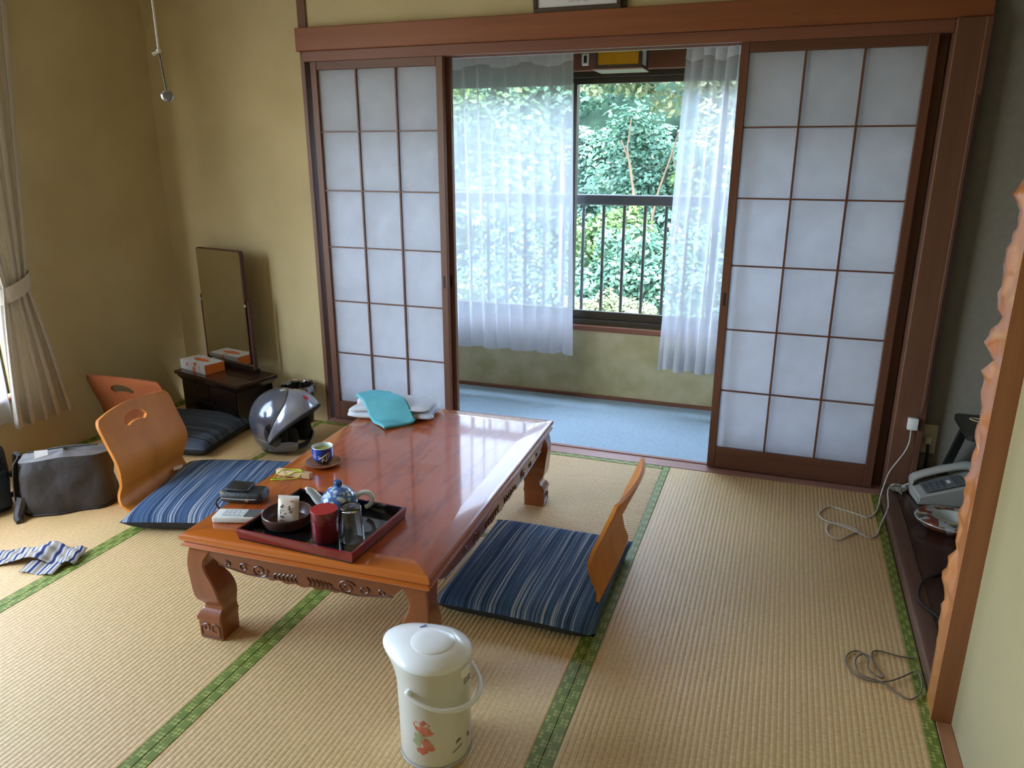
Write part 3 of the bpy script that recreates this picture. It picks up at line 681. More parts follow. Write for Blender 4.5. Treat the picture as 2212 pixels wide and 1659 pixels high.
# ------------------------------------------------------------------ left window with drapes
w = bpy.data.objects.new('window_2', None); C.objects.link(w); w['kind'] = 'structure'; w['label'] = 'window in the olive wall behind the cream drape'
w.location = (XL, 0, 0)
bm = new()
for a in ((WY0, WY1, WZ0, WZ0+0.03), (WY0, WY1, WZ1-0.03, WZ1), (WY0, WY0+0.03, WZ0+0.03, WZ1-0.03), (WY1-0.03, WY1, WZ0+0.03, WZ1-0.03), (-2.04, -2.00, WZ0+0.03, WZ1-0.03)):
    box(bm, -0.085, -0.045, a[0], a[1], a[2], a[3], 0.002)
wf = obj('window_frame', bm, 'sash', w)
for a, b in ((WY0+0.03, -2.04), (-2.00, WY1-0.03)): obj('glass_pane', B(-0.067, -0.063, a, b, WZ0+0.03, WZ1-0.03), 'glass', w, 0)
obj('window_sill', B(-0.0445, 0.018, WY0-0.02, WY1+0.02, WZ0-0.022, WZ0-0.0005, 0.003), 'kamoi', w)
# drape gathered by a tie-back
D_ = thing('drape', 'cream curtain gathered by a tie back at the olive wall window', 'curtain', (XL+0.075, -0.99, 0))
def drape(u, v):
    z = 1.898 + (0.215-1.898)*v
    zt = 0.795
    if z > zt: k = ((z-zt)/(1.898-zt)); wid = 0.055+0.105*k**0.9; cy = 0.02+0.030*k
    else: k = ((zt-z)/(zt-0.215)); wid = 0.055+0.085*k**0.8; cy = 0.02+0.015*k
    dp = 0.030 if z > zt else 0.030+0.012*((zt-z)/0.58)
    a = 2*PI*4.5*u + 0.5*math.sin(3*v)
    return (dp*math.sin(a)*0.75 + 0.004*math.sin(17*u), cy + wid*(2*u-1) + 0.010*math.cos(2*a), z)
o = obj('cloth', grid(drape, 120, 60), 'drape', D_, 180); solid(o, 0.002)
pts = []
for k in range(48):
    a = 2*PI*k/48; s_ = math.sin(a); c_ = math.cos(a)
    pts.append((0.042*c_+0.003, 0.02+0.072*s_, 0.0))
bm = new()
rings = []
for k in range(48):
    x, y, _ = pts[k]; zc = 0.795 + 0.030*(y-0.02)/0.072; h = 0.032
    rings.append([(x, y, zc-h), (x*1.06, y*1.02, zc), (x, y, zc+h), (x*0.93, y*0.985, zc)])
rings.append(rings[0]); loft(bm, rings, False, False); bmesh.ops.remove_doubles(bm, verts=bm.verts[:], dist=1e-5)
obj('tie_back', bm, 'drape', D_)
obj('tie_hook', tube([(-0.072,0.11,0.84),(-0.03,0.10,0.845),(0.0,0.086,0.83)], 0.004), 'dark', D_)
cu3, f3 = curtain('lace_curtain', 'white lace curtain inside the olive wall window behind the drape', 'lace', 0, 0.86, 0, 0.86, 0, 0.225, 1.898, 12, 0.014, seed=9)
for v in cu3.data.vertices: v.co = Vector((XL+0.030+v.co.y*0.8, -1.04-v.co.x, v.co.z))
t = tag(obj('curtain_rail', B(XL+0.022, XL+0.10, WY0-0.05, -0.795, 1.90, 1.92, 0.003), 'white_pl'), 'pale curtain rail over the olive wall window', 'curtain rail')
obj('bracket', B(XL+0.001, XL+0.022, -0.85, -0.83, 1.895, 1.922, 0.002), 'white_pl', t); obj('bracket', B(XL+0.001, XL+0.022, -2.9, -2.88, 1.895, 1.922, 0.002), 'white_pl', t)

# ------------------------------------------------------------------ low lacquered table
TA = math.radians(2.0)
T = thing('low_table', 'low lacquered red brown table with carved aprons and curved legs', 'table', (0.716, -1.146, 0), TA)
HX, HY = 0.373, 0.600
ed = [(-0.070,0.333),(-0.014,0.333),(-0.006,0.3315),(-0.001,0.327),(0.0,0.320),(-0.002,0.314),(-0.007,0.3105),(-0.009,0.308),(-0.005,0.305),(-0.002,0.300),(-0.004,0.295),(-0.014,0.291),(-0.070,0.291)]
def frame_board(side):
    bm = new(); rings = []
    for e in (-1, 1):
        r = []
        for d, z in ed:
            if side in 'NS':
                s = 1 if side == 'N' else -1; r.append((e*(HX+d), s*(HY+d), z))
            else:
                s = 1 if side == 'E' else -1; r.append((s*(HX+d), e*(HY+d), z))
        rings.append(r)
    loft(bm, rings)
    return obj('top_frame_board', bm, 'tbl_x' if side in 'NS' else 'tbl_y', T, 40)
for s in 'NSEW': frame_board(s)
obj('top_panel', B(-HX+0.0702, HX-0.0702, -HY+0.0702, HY-0.0702, 0.300, 0.3328), 'tbl_panel', T)
def apron(length, name):
    L2 = length/2; n = 80
    bot = []
    for i in range(n+1):
        s = -1+2*i/n; a = abs(s)
        if a > 0.86: z = 0.252 + 0.030*((a-0.86)/0.14)**1.5
        elif a > 0.62: z = 0.252 - 0.014*math.sin((0.86-a)/0.24*PI/2)**2
        else: z = 0.238 - 0.007*math.cos(a/0.62*PI/2) - 0.003*math.cos(a*38)
        bot.append((s*L2, z))
    bm = new()
    loft(bm, [[(x, y, z) for x, z in bot] + [(L2, y, 0.2915), (-L2, y, 0.2915)] for y in (-0.010, 0.010)])
    return bm
def carving(length, sx):
    bm = new(); k = length/0.6
    def spiral(cx, cz, r, d, turns=1.6, ph=0.0):
        pts = []
        for i in range(26):
            t = i/25; a = ph + d*2*PI*turns*t; rr = r*(1-0.85*t); pts.append((cx+rr*math.cos(a)*1.35, -0.0105, cz+rr*math.sin(a)))
        tube(pts, [0.0026*(1-0.5*i/25) for i in range(26)], 6, bm)
    if True:
        spiral(sx*0.135*k, 0.255, 0.020, sx, 1.7, 0.4); spiral(sx*0.185*k, 0.256, 0.012, -sx, 1.3, 1.0); spiral(sx*0.24*k, 0.257, 0.009, sx, 1.1, 2)
        for q in range(6):
            x = sx*(0.018+0.013*q)*k
            tube(spline([(x, -0.0105, 0.238), (x+0.006*sx, -0.0115, 0.250), (x-0.003*sx, -0.0105, 0.262-0.001*q)], 5), 0.0020, 6, bm)
        tube(spline([(sx*0.09*k, -0.0105, 0.240), (sx*0.16*k, -0.0105, 0.236), (sx*0.22*k, -0.0105, 0.243), (sx*0.27*k, -0.0105, 0.252)], 6), 0.0022, 6, bm)
    return bm
for side in range(4):
    ln = (2*HX-0.16) if side % 2 == 0 else (2*HY-0.16)
    off = (HY if side % 2 == 0 else HX) - 0.026
    a = obj('apron', xf(apron(ln, ''), (0,0,0)), 'tbl_apron', T, 40)
    a.location = (0,-off,0) if side == 0 else (off,0,0) if side == 1 else (0,off,0) if side == 2 else (-off,0,0)
    a.rotation_euler = (0,0,side*PI/2)
    for sx in (-1, 1): obj('carving', carving(ln, sx), 'carve', a, 60)
def table_leg():
    secs = [(0.0,0.009,0.076),(0.004,0.008,0.078),(0.056,0.008,0.079),(0.060,0.005,0.083),(0.068,0.005,0.084),(0.074,0.008,0.080),(0.084,0.013,0.074),(0.092,0.022,0.065),(0.102,0.024,0.064),(0.112,0.019,0.070),(0.124,0.010,0.080),(0.140,0.006,0.084),(0.160,0.004,0.083),(0.180,0.003,0.078),(0.200,0.002,0.070),(0.220,0.001,0.061),(0.240,0.001,0.056),(0.258,0.003,0.058),(0.276,0.006,0.068),(0.2915,0.010,0.075)]
    rings = []
    for z, o_, s_ in secs:
        b = 0.004
        q = [(o_+b,o_),(o_+s_-b,o_),(o_+s_,o_+b),(o_+s_,o_+s_-b),(o_+s_-b,o_+s_),(o_+b,o_+s_),(o_,o_+s_-b),(o_,o_+b)]
        rings.append([(x, y, z) for x, y in q])
    bm = new(); loft(bm, rings); return bm
def foot_carving():
    out = []
    for face in range(2):
        bm = new(); out.append(bm)
        def P(u, z): return (0.012+u, 0.0078, z) if face == 0 else (0.0078, 0.012+u, z)
        tube(spline([P(0.008,0.012),P(0.008,0.040),P(0.030,0.050),P(0.034,0.034),P(0.022,0.030),P(0.018,0.042)], 5), 0.002, 6, bm)
        tube(spline([P(0.066,0.012),P(0.066,0.044),P(0.048,0.050),P(0.044,0.030),P(0.056,0.026)], 5), 0.002, 6, bm)
        tube([P(0.006,0.008),P(0.068,0.008)], 0.002, 6, bm)
    return out
leg0 = None
for sx in (-1, 1):
    for sy in (-1, 1):
        bm = table_leg(); fc = foot_carving()
        for q in [bm]+fc: xf(q, (sx*(HX-0.006), sy*(HY-0.006), 0), s=(-sx, -sy, 1))
        lg = obj('leg', bm, 'tbl_leg', T, 24)
        for q in fc: obj('carving', q, 'carve', lg, 60)

# ------------------------------------------------------------------ legless bent-ply chairs
def chair(label, loc, rz, group='legless plywood floor chairs', mat='ply'):
    t = thing('floor_chair', label, 'chair', loc, rz, group)
    # profile: forward = +x
    prof = spline([Vector((x,0,z)) for x,z in ((-0.062,0.388),(-0.050,0.355),(-0.022,0.29),(0.010,0.225),(0.024,0.175),(0.016,0.120),(0.004,0.080),(0.014,0.046),(0.044,0.0190),(0.100,0.0072),(0.20,0.0062),(0.40,0.0062))], 5)
    n = len(prof)-1
    def fn(u, v):
        k = min(n, int(round(v*n))); p = prof[k]
        h = max(0, (p.z-0.03)/0.36)
        half = 0.205 if h > 0 else 0.200
        if h > 0.86: half -= 0.016*((h-0.86)/0.14)**3
        half -= 0.016*math.exp(-((p.z-0.10)/0.05)**2) if p.x < 0.1 else 0
        s = 2*u-1
        bow = 0.030*h*(s*s)            # dished across
        top = -0.012*max(0, (h-0.8)/0.2)*s*s
        return (p.x + bow, half*s, p.z + top)
    o = obj('shell', grid(fn, 20, n), mat, t, 60); solid(o, 0.011, 0)
    # handle hole
    bm = new(); pts = []
    for k in range(13):
        a = PI*k/12; pts.append((0.064*math.cos(a), 0.034*math.sin(a)))
    for k in range(7):
        s_ = -1+2*k/6; pts.append((0.046*s_, -0.012+0.008*(1-s_*s_)))
    loft(bm, [[(x, q[0], q[1]+0.318) for q in pts] for x in (-0.14, 0.10)])
    cut = obj('cutter', bm, 'ply_edge', t, 0)
    md = o.modifiers.new('cut', 'BOOLEAN'); md.object = cut; md.operation = 'DIFFERENCE'; md.solver = 'EXACT'
    bake(o); me = cut.data; bpy.data.objects.remove(cut); bpy.data.meshes.remove(me)
    for p in o.data.polygons: p.use_smooth = True
    o.data.set_sharp_from_angle(angle=math.radians(40))
    return t
chair('orange plywood floor chair facing the table beside the brown bag', (-0.484, -1.035, 0), math.radians(7))
chair('red brown plywood floor chair facing the mirror stand', (-0.850, -0.740, 0), math.radians(92), mat='ply_red_shaded')
chair('plywood floor chair on the alcove side of the table', (1.443, -1.085, 0), math.radians(179))

def cushion(label, mat, loc, rz, lx, ly, h=0.062, seed=0, group='striped floor cushions', sag=None, side='cush_side'):
    t = thing('floor_cushion', label, 'cushion', loc, rz, group)
    def pt(s, r, top):
        e = (max(0, 1-abs(s)**3.4)*max(0, 1-abs(r)**3.4))**0.42
        pin = 1-0.035*(1-abs(s)**2)*abs(r)**6
        pin2 = 1-0.035*(1-abs(r)**2)*abs(s)**6
        z = h*0.42 + (h*0.58*e if top else -h*0.40*min(1, e*2.2))
        z += 0.004*mnoise.noise(Vector((s*3+seed, r*3, 0)))*e
        z = max(z, 0.0025)
        if sag: z += sag(s, r)
        return (s*lx/2*pin2, r*ly/2*pin, z)
    o = obj('cover', grid(lambda u, v: pt(2*u-1, 2*v-1, True), 36, 36), mat, t, 180)
    obj('underside', grid(lambda u, v: pt(2*u-1, 2*v-1, False), 36, 36), side, t, 180)
    return t
SZ = 0.0125
cushion('blue and white striped cushion half under the alcove side of the table', 'cush_blue', (1.205, -1.137, SZ), 0.0, 0.50, 0.565, 0.066, 1)
cushion('blue and white striped cushion on the orange chair beside the brown bag', 'cush_blue', (-0.168, -1.010, SZ), math.radians(17), 0.50, 0.56, 0.080, 2)
cushion('slate grey striped cushion in front of the mirror stand', 'cush_grey', (-0.805, -0.500, SZ), math.radians(97), 0.46, 0.52, 0.080, 3)
tg = bpy.data.objects[[o.name for o in bpy.data.objects if o.get('label','').startswith('blue and white striped cushion on the orange')][0]]
obj('care_label', xf(B(-0.018,0.018,-0.014,0.014,0,0.0015), (-0.248, 0.175, 0.052), (0.15,-0.2,0.4)), 'white_pl', tg)

# ------------------------------------------------------------------ hot water pot
KP = thing('water_pot', 'white push top hot water pot with a red flower print', 'water pot', (1.192, -1.888, 0), 0)
ang = math.atan2(0.228, -0.97)              # spout direction
def potr(a, z):
    d = (a-ang+PI) % (2*PI) - PI
    return d
N = 56
body = [(0.070,0.0),(0.0785,0.002),(0.082,0.010),(0.0825,0.10),(0.0835,0.150),(0.0845,0.192)]
obj('body', lathe(body + [(0.0845,0.196),(0.0,0.196)], N), 'pot_body', KP, 40)
def headring(r, z, sp, tilt=0.0, wid=0.62):
    out = []
    for i in range(N):
        a = 2*PI*i/N; d = (a-ang+PI) % (2*PI)-PI
        e = math.exp(-(d/wid)**2)
        rr = r + sp*e
        out.append((rr*math.cos(a), rr*math.sin(a), z + tilt*math.cos(d)))
    return out
bm = new(); loft(bm, [headring(0.0848,0.196,0), headring(0.0852,0.204,0.002), headring(0.0858,0.218,0.012), headring(0.0866,0.236,0.030), headring(0.0868,0.248,0.043), headring(0.0862,0.256,0.046)]); obj('head', bm, 'pot_body', KP, 50)
bm = new(); loft(bm, [headring(0.0872,0.2565,0.047), headring(0.0870,0.261,0.046), headring(0.080,0.268,0.042,0.0), headring(0.066,0.2765,0.026,0), headring(0.052,0.2835,0.008,0)]); obj('lid', bm, 'white_pl', KP, 60)
obj('push_plate', lathe([(0.0495,0.280),(0.0495,0.2850),(0.047,0.2866),(0.025,0.2890),(0.0,0.2898)], 40), 'white_pl', KP, 40)
obj('base_ring', lathe([(0.0795,0.0005),(0.083,0.0005),(0.0835,0.006),(0.0826,0.009)], N, caps=False), 'greypad', KP)
lat = Vector((math.cos(ang+PI), math.sin(ang+PI), 0)); per = Vector((-lat.y, lat.x, 0))
pts = []
for k in range(33):
    a = PI*k/32; c_, s_ = math.cos(a), math.sin(a)
    p = per*(-0.0945*c_) + lat*(0.110*s_); pts.append((p.x, p.y, 0.203 - 0.040*s_ + 0.02*max(0, s_-0.6)))
obj('bail_handle', tube(pts, [0.0042+0.0022*math.sin(PI*k/32)**2 for k in range(33)], 8), 'white_pl', KP, 60)
for s in (-1, 1):
    p = per*s*0.0895; obj('pivot', xf(lathe([(0.0085,-0.006),(0.0085,0.004),(0.006,0.0065),(0,0.0068)], 16), (p.x, p.y, 0.203), (0, PI/2, math.atan2(p.y, p.x))), 'white_pl', KP)
rz_l = math.atan2(lat.y, lat.x)
obj('lid_latch', xf(B(-0.004, 0.006, -0.014, 0.014, -0.011, 0.011, 0.002), tuple(lat*0.0865+Vector((0,0,0.240))), (0,0,rz_l)), 'white_pl', KP)
bm = new()
for k in range(3): box(bm, 0.0850, 0.0866, -0.013, 0.013, 0.2060+0.0088*k, 0.2092+0.0088*k)
obj('vent_slots', xf(bm, rot=(0,0,rz_l+0.12)), 'vent', KP)
def on_cyl(poly, a0, z0, r=0.0832, bm=None):
    bm = bm or new(); vs2 = [bm.verts.new((r*math.cos(a0+x/r), r*math.sin(a0+x/r), z0+z)) for x, z in poly]; c = bm.verts.new((r*math.cos(a0), r*math.sin(a0), z0))
    for i in range(len(vs2)): bm.faces.new((c, vs2[i], vs2[(i+1) % len(vs2)]))
    return bm
def blob(rad, n, jag, seed, sx=1, sz=1):
    rnd = random.Random(seed); return [(sx*rad*(1+jag*rnd.uniform(-1,1))*math.cos(2*PI*i/n), sz*rad*(1+jag*rnd.uniform(-1,1))*math.sin(2*PI*i/n)) for i in range(n)]
camdir = math.atan2(-3.185+1.888, 1.8446-1.192)
a_f = camdir - 0.42
bm = new()
on_cyl(blob(0.017, 14, 0.35, 1, 1.15, 1), a_f+0.02, 0.118, bm=bm); on_cyl(blob(0.012, 12, 0.3, 2), a_f+0.17, 0.104, bm=bm)
on_cyl(blob(0.010, 12, 0.3, 3), a_f+0.13, 0.078, bm=bm); on_cyl(blob(0.012, 12, 0.35, 4, 1.2), a_f+0.20, 0.066, bm=bm); on_cyl(blob(0.009, 12, 0.35, 5, 1.4), a_f+0.02, 0.053, bm=bm)
obj('flower_print', bm, 'print_red', KP, 0)
bm = new(); on_cyl(blob(0.013, 12, 0.3, 8, 1.1), a_f-0.06, 0.090, bm=bm); on_cyl(blob(0.010, 12, 0.3, 9), a_f-0.14, 0.076, bm=bm); obj('leaf_print', bm, 'print_green', KP, 0)
a_b = camdir + 0.62
bm = new()
for (x, z, an, L_) in ((-0.004,0.064,1.1,0.010),(0.0,0.065,1.9,0.008),(0.004,0.066,1.0,0.010),(0.007,0.067,2.1,0.007)):
    on_cyl([(x-L_/2*math.cos(an)-0.0008, -L_/2*math.sin(an)), (x-L_/2*math.cos(an)+0.0008, -L_/2*math.sin(an)), (x+L_/2*math.cos(an)+0.0008, L_/2*math.sin(an)), (x+L_/2*math.cos(an)-0.0008, L_/2*math.sin(an))], a_b, z, 0.0834, bm)
on_cyl(blob(0.0045, 12, 0.15, 12, 0.8, 1.5), a_b+0.42, 0.060, 0.0836, bm)
for k in range(9): on_cyl([(-0.0014,-0.0016),(0.0010,-0.0014),(0.0012,0.0016),(-0.0012,0.0014)], a_b-0.16+0.036*k, 0.040+0.0012*k, 0.0834, bm)
obj('maker_mark', bm, 'print_brown', KP, 0)
tipd = Vector((math.cos(ang), math.sin(ang), 0))
obj('lock_mark', xf(B(-0.008, 0.008, -0.003, 0.003, 0, 0.0008), tuple(tipd*0.052+per*0.030*(1)+Vector((0,0,0.2835))), (0.18, 0.22, ang+0.9)), 'print_blue', KP)

# ------------------------------------------------------------------ tray and tea things
TT = 0.3333          # table top height
TR = thing('serving_tray', 'square lacquer tray with red rim and black inside', 'tray', (0.722, -1.594, TT+0.0003), math.radians(-1.5))
tw, td, th = 0.178, 0.137, 0.030
obj('tray_base', B(-tw, tw, -td, td, 0, 0.0045, 0.001), 'black_lac', TR)
def tray_side(L, name, a):
    ring = []
    for e in (-1, 1):
        ring.append([(e*(L), 0, 0.0045), (e*(L+0.004), -0.004, 0.029), (e*(L+0.0035), -0.0025, 0.031), (e*(L-0.003), 0.003, 0.031), (e*(L-0.0045), 0.004, 0.029), (e*(L-0.006), 0.007, 0.0045)])
    bm = new(); loft(bm, ring); return bm
for k, (L, off) in enumerate(((tw, td), (td, tw), (tw, td), (td, tw))):
    o = obj('tray_side', tray_side(L, '', k), 'red_lac', TR, 30, ['red_lac', 'black_lac'])
    o.location = ((0,-off,0),(off,0,0),(0,off,0),(-off,0,0))[k]; o.rotation_euler = (0,0,k*PI/2)
    for p in o.data.polygons:
        if p.normal.y > 0.5: p.material_index = 1
TB = TT+0.0050       # tray floor
tag(obj('wooden_bowl', xf(lathe([(0.0,0.0),(0.046,0.0),(0.061,0.006),(0.0675,0.020),(0.0685,0.036),(0.0672,0.0385),(0.0645,0.037),(0.0630,0.022),(0.055,0.0095),(0.0,0.0075)], 40), (0.618, -1.615, TB)), 'bowlwood'), 'dark turned wooden bowl on the red tray', 'bowl')
# snack packet
def packet():
    t = thing('snack_packet', 'small cream sweet packet with blue brush writing standing in the bowl', 'packet', (0.628, -1.628, TB+0.0085), math.radians(14))
    w, h = 0.030, 0.074
    def f(u, v, s):
        x = (2*u-1)*w; z = v*h
        th_ = 0.008*max(0, 1-(2*u-1)**4)*max(0, math.sin(PI*v))**0.5
        return (x, s*th_ , z)
    bm = grid(lambda u, v: f(u, v, -1), 10, 14); grid(lambda u, v: f(u, v, 1), 10, 14, bm); bmesh.ops.remove_doubles(bm, verts=bm.verts[:], dist=1e-5)
    xf(bm, rot=(-0.30, 0, 0)); obj('film', bm, 'packet', t, 60)
    bm = new(); box(bm, -w, w, -0.0008, 0.0008, h-0.006, h+0.004); xf(bm, rot=(-0.30,0,0)); obj('sealed_edge', bm, 'white_pl', t)
    rnd = random.Random(4); bm = new(); bp = new()
    def on(x, z):
        y = -(0.008*max(0,1-(x/w)**4)*max(0,math.sin(PI*z/h))**0.5)-0.0007
        return Matrix.Rotation(-0.30,3,'X') @ Vector((x, y, z))
    for cx, zs in ((0.011, (0.046,0.034)), (-0.014, (0.046,0.033,0.020))):
        for zz in zs:
            for q in range(5):
                a = (cx+rnd.uniform(-0.008,0.008), zz+rnd.uniform(-0.004,0.005)); an = rnd.choice((0.1, 1.4, 0.8, 2.3)); L_ = rnd.uniform(0.004,0.009)
                tube([on(a[0]-L_*math.cos(an)/2, a[1]-L_*math.sin(an)/2), on(a[0]+0.001, a[1]+0.0006), on(a[0]+L_*math.cos(an)/2, a[1]+L_*math.sin(an)/2)], [0.0004,0.0009,0.0004], 5, bm)
    obj('brush_writing', bm, 'ink', t)
    bp.free()
    for (x, z) in ((-0.018, 0.009), (0.010, 0.062)): obj('pink_print', tube([on(x-0.007, z), on(x, z+0.002), on(x+0.007, z)], [0.001,0.0028,0.001], 6), 'pink', t)
packet()
t = thing('tea_canister', 'round maroon tea canister with a bright red lid top', 'canister', (0.766, -1.652, TB))
obj('body', lathe([(0,0),(0.034,0),(0.0352,0.002),(0.0352,0.060),(0.0346,0.0605)], 40), 'maroon', t)
obj('lid', lathe([(0.0352,0.0607),(0.0355,0.062),(0.0355,0.0865),(0.0350,0.0880)], 40), 'maroon', t)
obj('lid_top', lathe([(0.0352,0.0879),(0.0345,0.0886),(0.0,0.0890)], 40), 'red_top', t)
tag(obj('drinking_glass', xf(lathe([(0.0305,0.0),(0.0315,0.0),(0.0312,0.003),(0.0278,0.093),(0.0262,0.098),(0.0,0.098),(0.0,0.090),(0.0245,0.088),(0.0295,0.002),(0.0305,0.0)], 40, caps=False), (0.834, -1.630, TB+0.0002)), 'tumbler'), 'clear drinking glass turned upside down on the red tray', 'glass')
# teapot
TP = thing('teapot', 'blue and white porcelain teapot with floral glaze on the red tray', 'teapot', (0.722, -1.512, TB), math.radians(8))
obj('body', lathe([(0,0),(0.030,0),(0.032,0.003),(0.046,0.016),(0.0525,0.034),(0.051,0.050),(0.043,0.064),(0.032,0.0715),(0.0,0.0715)], 40), 'blossom', TP)
ld = obj('lid', lathe([(0.0335,0.0717),(0.034,0.0735),(0.028,0.0785),(0.014,0.0830),(0.0,0.0838)], 36), 'blossom', TP)
obj('knob', lathe([(0.0045,0.0832),(0.0055,0.0850),(0.0115,0.0905),(0.0128,0.0965),(0.0105,0.1025),(0.004,0.1055),(0,0.1058)], 20), 'navy', ld)
obj('spout', tube(spline([(-0.042,-0.010,0.030),(-0.058,-0.014,0.046),(-0.072,-0.017,0.066),(-0.085,-0.020,0.076),(-0.089,-0.021,0.076)], 5), [0.0165-0.0105*k/20 for k in range(21)], 12), 'porcelain', TP)
obj('handle', tube(spline([(0.046,0.010,0.050),(0.060,0.013,0.064),(0.080,0.018,0.066),(0.092,0.020,0.050),(0.086,0.019,0.030),(0.072,0.016,0.020)], 6), 0.0068, 10), 'porcelain', TP)
# cup and saucer
tag(obj('saucer', xf(lathe([(0,0),(0.036,0),(0.050,0.005),(0.060,0.011),(0.0605,0.0125),(0.058,0.0135),(0.046,0.009),(0.034,0.0065),(0,0.006)], 40), (0.470, -1.212, TT+0.0003)), 'saucer'), 'brown wooden saucer under the teacup', 'saucer')
CP = thing('teacup', 'cobalt blue teacup of green tea with pale leaf painting', 'cup', (0.470, -1.212, TT+0.0068))
obj('body', lathe([(0.0,0.0),(0.019,0.0),(0.020,0.003),(0.0265,0.007),(0.0325,0.018)], 40), 'darkglaze', CP)
obj('wall', lathe([(0.0325,0.018),(0.0348,0.030),(0.0352,0.046),(0.0346,0.0585)], 40, caps=False), 'cobalt', CP)
obj('rim', lathe([(0.0346,0.0585),(0.0340,0.0602),(0.0332,0.0590),(0.0325,0.046),(0.030,0.020),(0.0,0.010)], 40, caps=False), 'porcelain', CP)
obj('tea', lathe([(0.0324,0.0470),(0.0,0.0471)], 40), 'tea', CP)
bm = new(); ca = math.atan2(-3.185+1.212, 1.8446-0.470)
for (a, z, an, L_) in ((0.0,0.034,0.9,0.022),(0.15,0.038,0.6,0.020),(0.25,0.030,1.5,0.020),(-0.15,0.032,0.5,0.022),(0.38,0.042,0.8,0.016),(0.05,0.022,2.2,0.020),(0.5,0.034,1.2,0.016),(-0.3,0.028,0.2,0.018),(-0.1,0.022,1.2,0.018),(0.3,0.020,0.9,0.016),(-0.4,0.034,-0.5,0.014)):
    p = []
    for k in range(5):
        s_ = (k/4-0.5)*L_; x = s_*math.cos(an); z_ = z+s_*math.sin(an); rr = 0.0330+0.0026*min(1, max(0, (z_-0.017)/0.017)); aa = ca+0.05+a+x/0.035; p.append((rr*math.cos(aa), rr*math.sin(aa), z_))
    tube(p, [0.0003,0.0015,0.0020,0.0015,0.0003], 6, bm)
obj('leaf_painting', bm, 'tan', CP)
# wooden stick with lime cord
ST = thing('wooden_key_tag', 'pale wooden stick tag with a lime green cord loop', 'key tag', (0.436, -1.327, TT+0.0003), math.radians(3))
obj('stick', B(-0.062, 0.062, -0.010, 0.010, 0, 0.020, 0.003, 2), 'stick', ST)
obj('cord', tube(spline([(0.035,-0.004,0.0215),(0.01,-0.012,0.0215),(-0.02,-0.016,0.006),(-0.040,-0.034,0.0022),(-0.055,-0.046,0.0022),(-0.048,-0.048,0.0022),(-0.02,-0.036,0.0022),(0.01,-0.022,0.0022),(0.025,-0.0125,0.008),(0.030,-0.006,0.0215),(0.02,0.006,0.0215),(-0.005,0.004,0.0215),(-0.035,-0.012,0.0215),(-0.052,-0.040,0.004)], 6), 0.0017, 6), 'lime', ST)
# remote control
RM = thing('remote_control', 'ivory remote control with a grey display next to the tray', 'remote', (0.466, -1.630, TT+0.0003), math.radians(17))
obj('body', B(-0.068, 0.068, -0.028, 0.028, 0, 0.019, 0.005, 3), 'remote', RM)
obj('display', B(0.020, 0.062, -0.023, 0.023, 0.0185, 0.0196, 0.0006), 'lcd', RM)
obj('button_panel', B(-0.044, 0.014, -0.020, 0.020, 0.0185, 0.0194, 0.0006), 'greypad', RM)
bm = new()
for i in range(4):
    for j in range(2): box(bm, -0.034+i*0.013, -0.025+i*0.013, -0.012+j*0.014, -0.003+j*0.014, 0.0193, 0.0202, 0.0005)
obj('buttons', bm, 'remote', RM)
# black camera case
CS = thing('camera_case', 'black leather camera case near the edge of the table', 'case', (0.400, -1.520, TT+0.0003), math.radians(14))
obj('pouch', xf(subd(obj('p', B(-0.001,0.001,-0.001,0.001,0,0.001), 'case')) and B(-0.066, 0.066, -0.034, 0.034, 0, 0.036, 0.014, 4)), 'case', CS)
bpy.data.objects.remove(bpy.data.objects['p'])
obj('flap', xf(B(-0.040, 0.030, -0.025, 0.033, 0, 0.008, 0.0035, 3), (-0.010,0.0,0.0365), (0.03,0.05,0)), 'case', CS)
obj('stud', lathe([(0.0055,0),(0.0055,0.002),(0,0.003)], 12), 'brass', CS).location = (0.020, -0.0335, 0.014)
CS.children[-1].rotation_euler = (PI/2, 0, 0)
obj('clip', B(-0.076, -0.064, -0.008, 0.004, 0.016, 0.026, 0.002), 'brass', CS)
obj('zip', tube(spline([(-0.06,-0.0345,0.018),(-0.02,-0.0352,0.017),(0.03,-0.0352,0.017),(0.06,-0.031,0.018)],4), 0.0013, 6), 'greypad', CS)
obj('wrist_strap', tube(spline([(-0.066,-0.012,0.014),(-0.078,-0.022,0.006),(-0.085,-0.018,-0.010),(-0.083,-0.008,-0.030)],5), 0.003, 6), 'case', CS)
# towels
def towel_white():
    t = thing('bath_towel', 'folded white towel on the far end of the table', 'towel', (0.452, -0.680, TT+0.0005), math.radians(14))
    for k in range(2):
        z0 = 0.001+0.0295*k; lx = 0.172-0.010*k; ly = 0.088-0.004*k
        def f(u, v, top, z0=z0, lx=lx, ly=ly, k=k):
            s = 2*u-1; r = 2*v-1
            e = (max(0,1-abs(s)**5)*max(0,1-abs(r)**5))**0.5
            drop = -0.35*(z0)*max(0, -s-0.35)/0.65
            z = z0+0.0147+(0.0147 if top else -0.0147)*e + drop + 0.003*k*math.sin(3*s+1)*math.cos(2*r)
            return (s*lx + 0.006*math.sin(4*r+k), r*ly*(1-0.10*max(0,-s)) + 0.004*math.sin(3*s+k), max(0.0005, z))
        bm = grid(lambda u, v: f(u, v, True), 30, 16); grid(lambda u, v: f(u, v, False), 30, 16, bm); bmesh.ops.remove_doubles(bm, verts=bm.verts[:], dist=1e-5)
        obj('fold', bm, 'towel_w', t, 180)
    obj('blue_stripe', tube([(0.150,-0.082,0.018),(0.160,-0.06,0.019),(0.166,0.0,0.02),(0.163,0.06,0.021)], 0.0016, 6), 'print_blue', t)
towel_white()
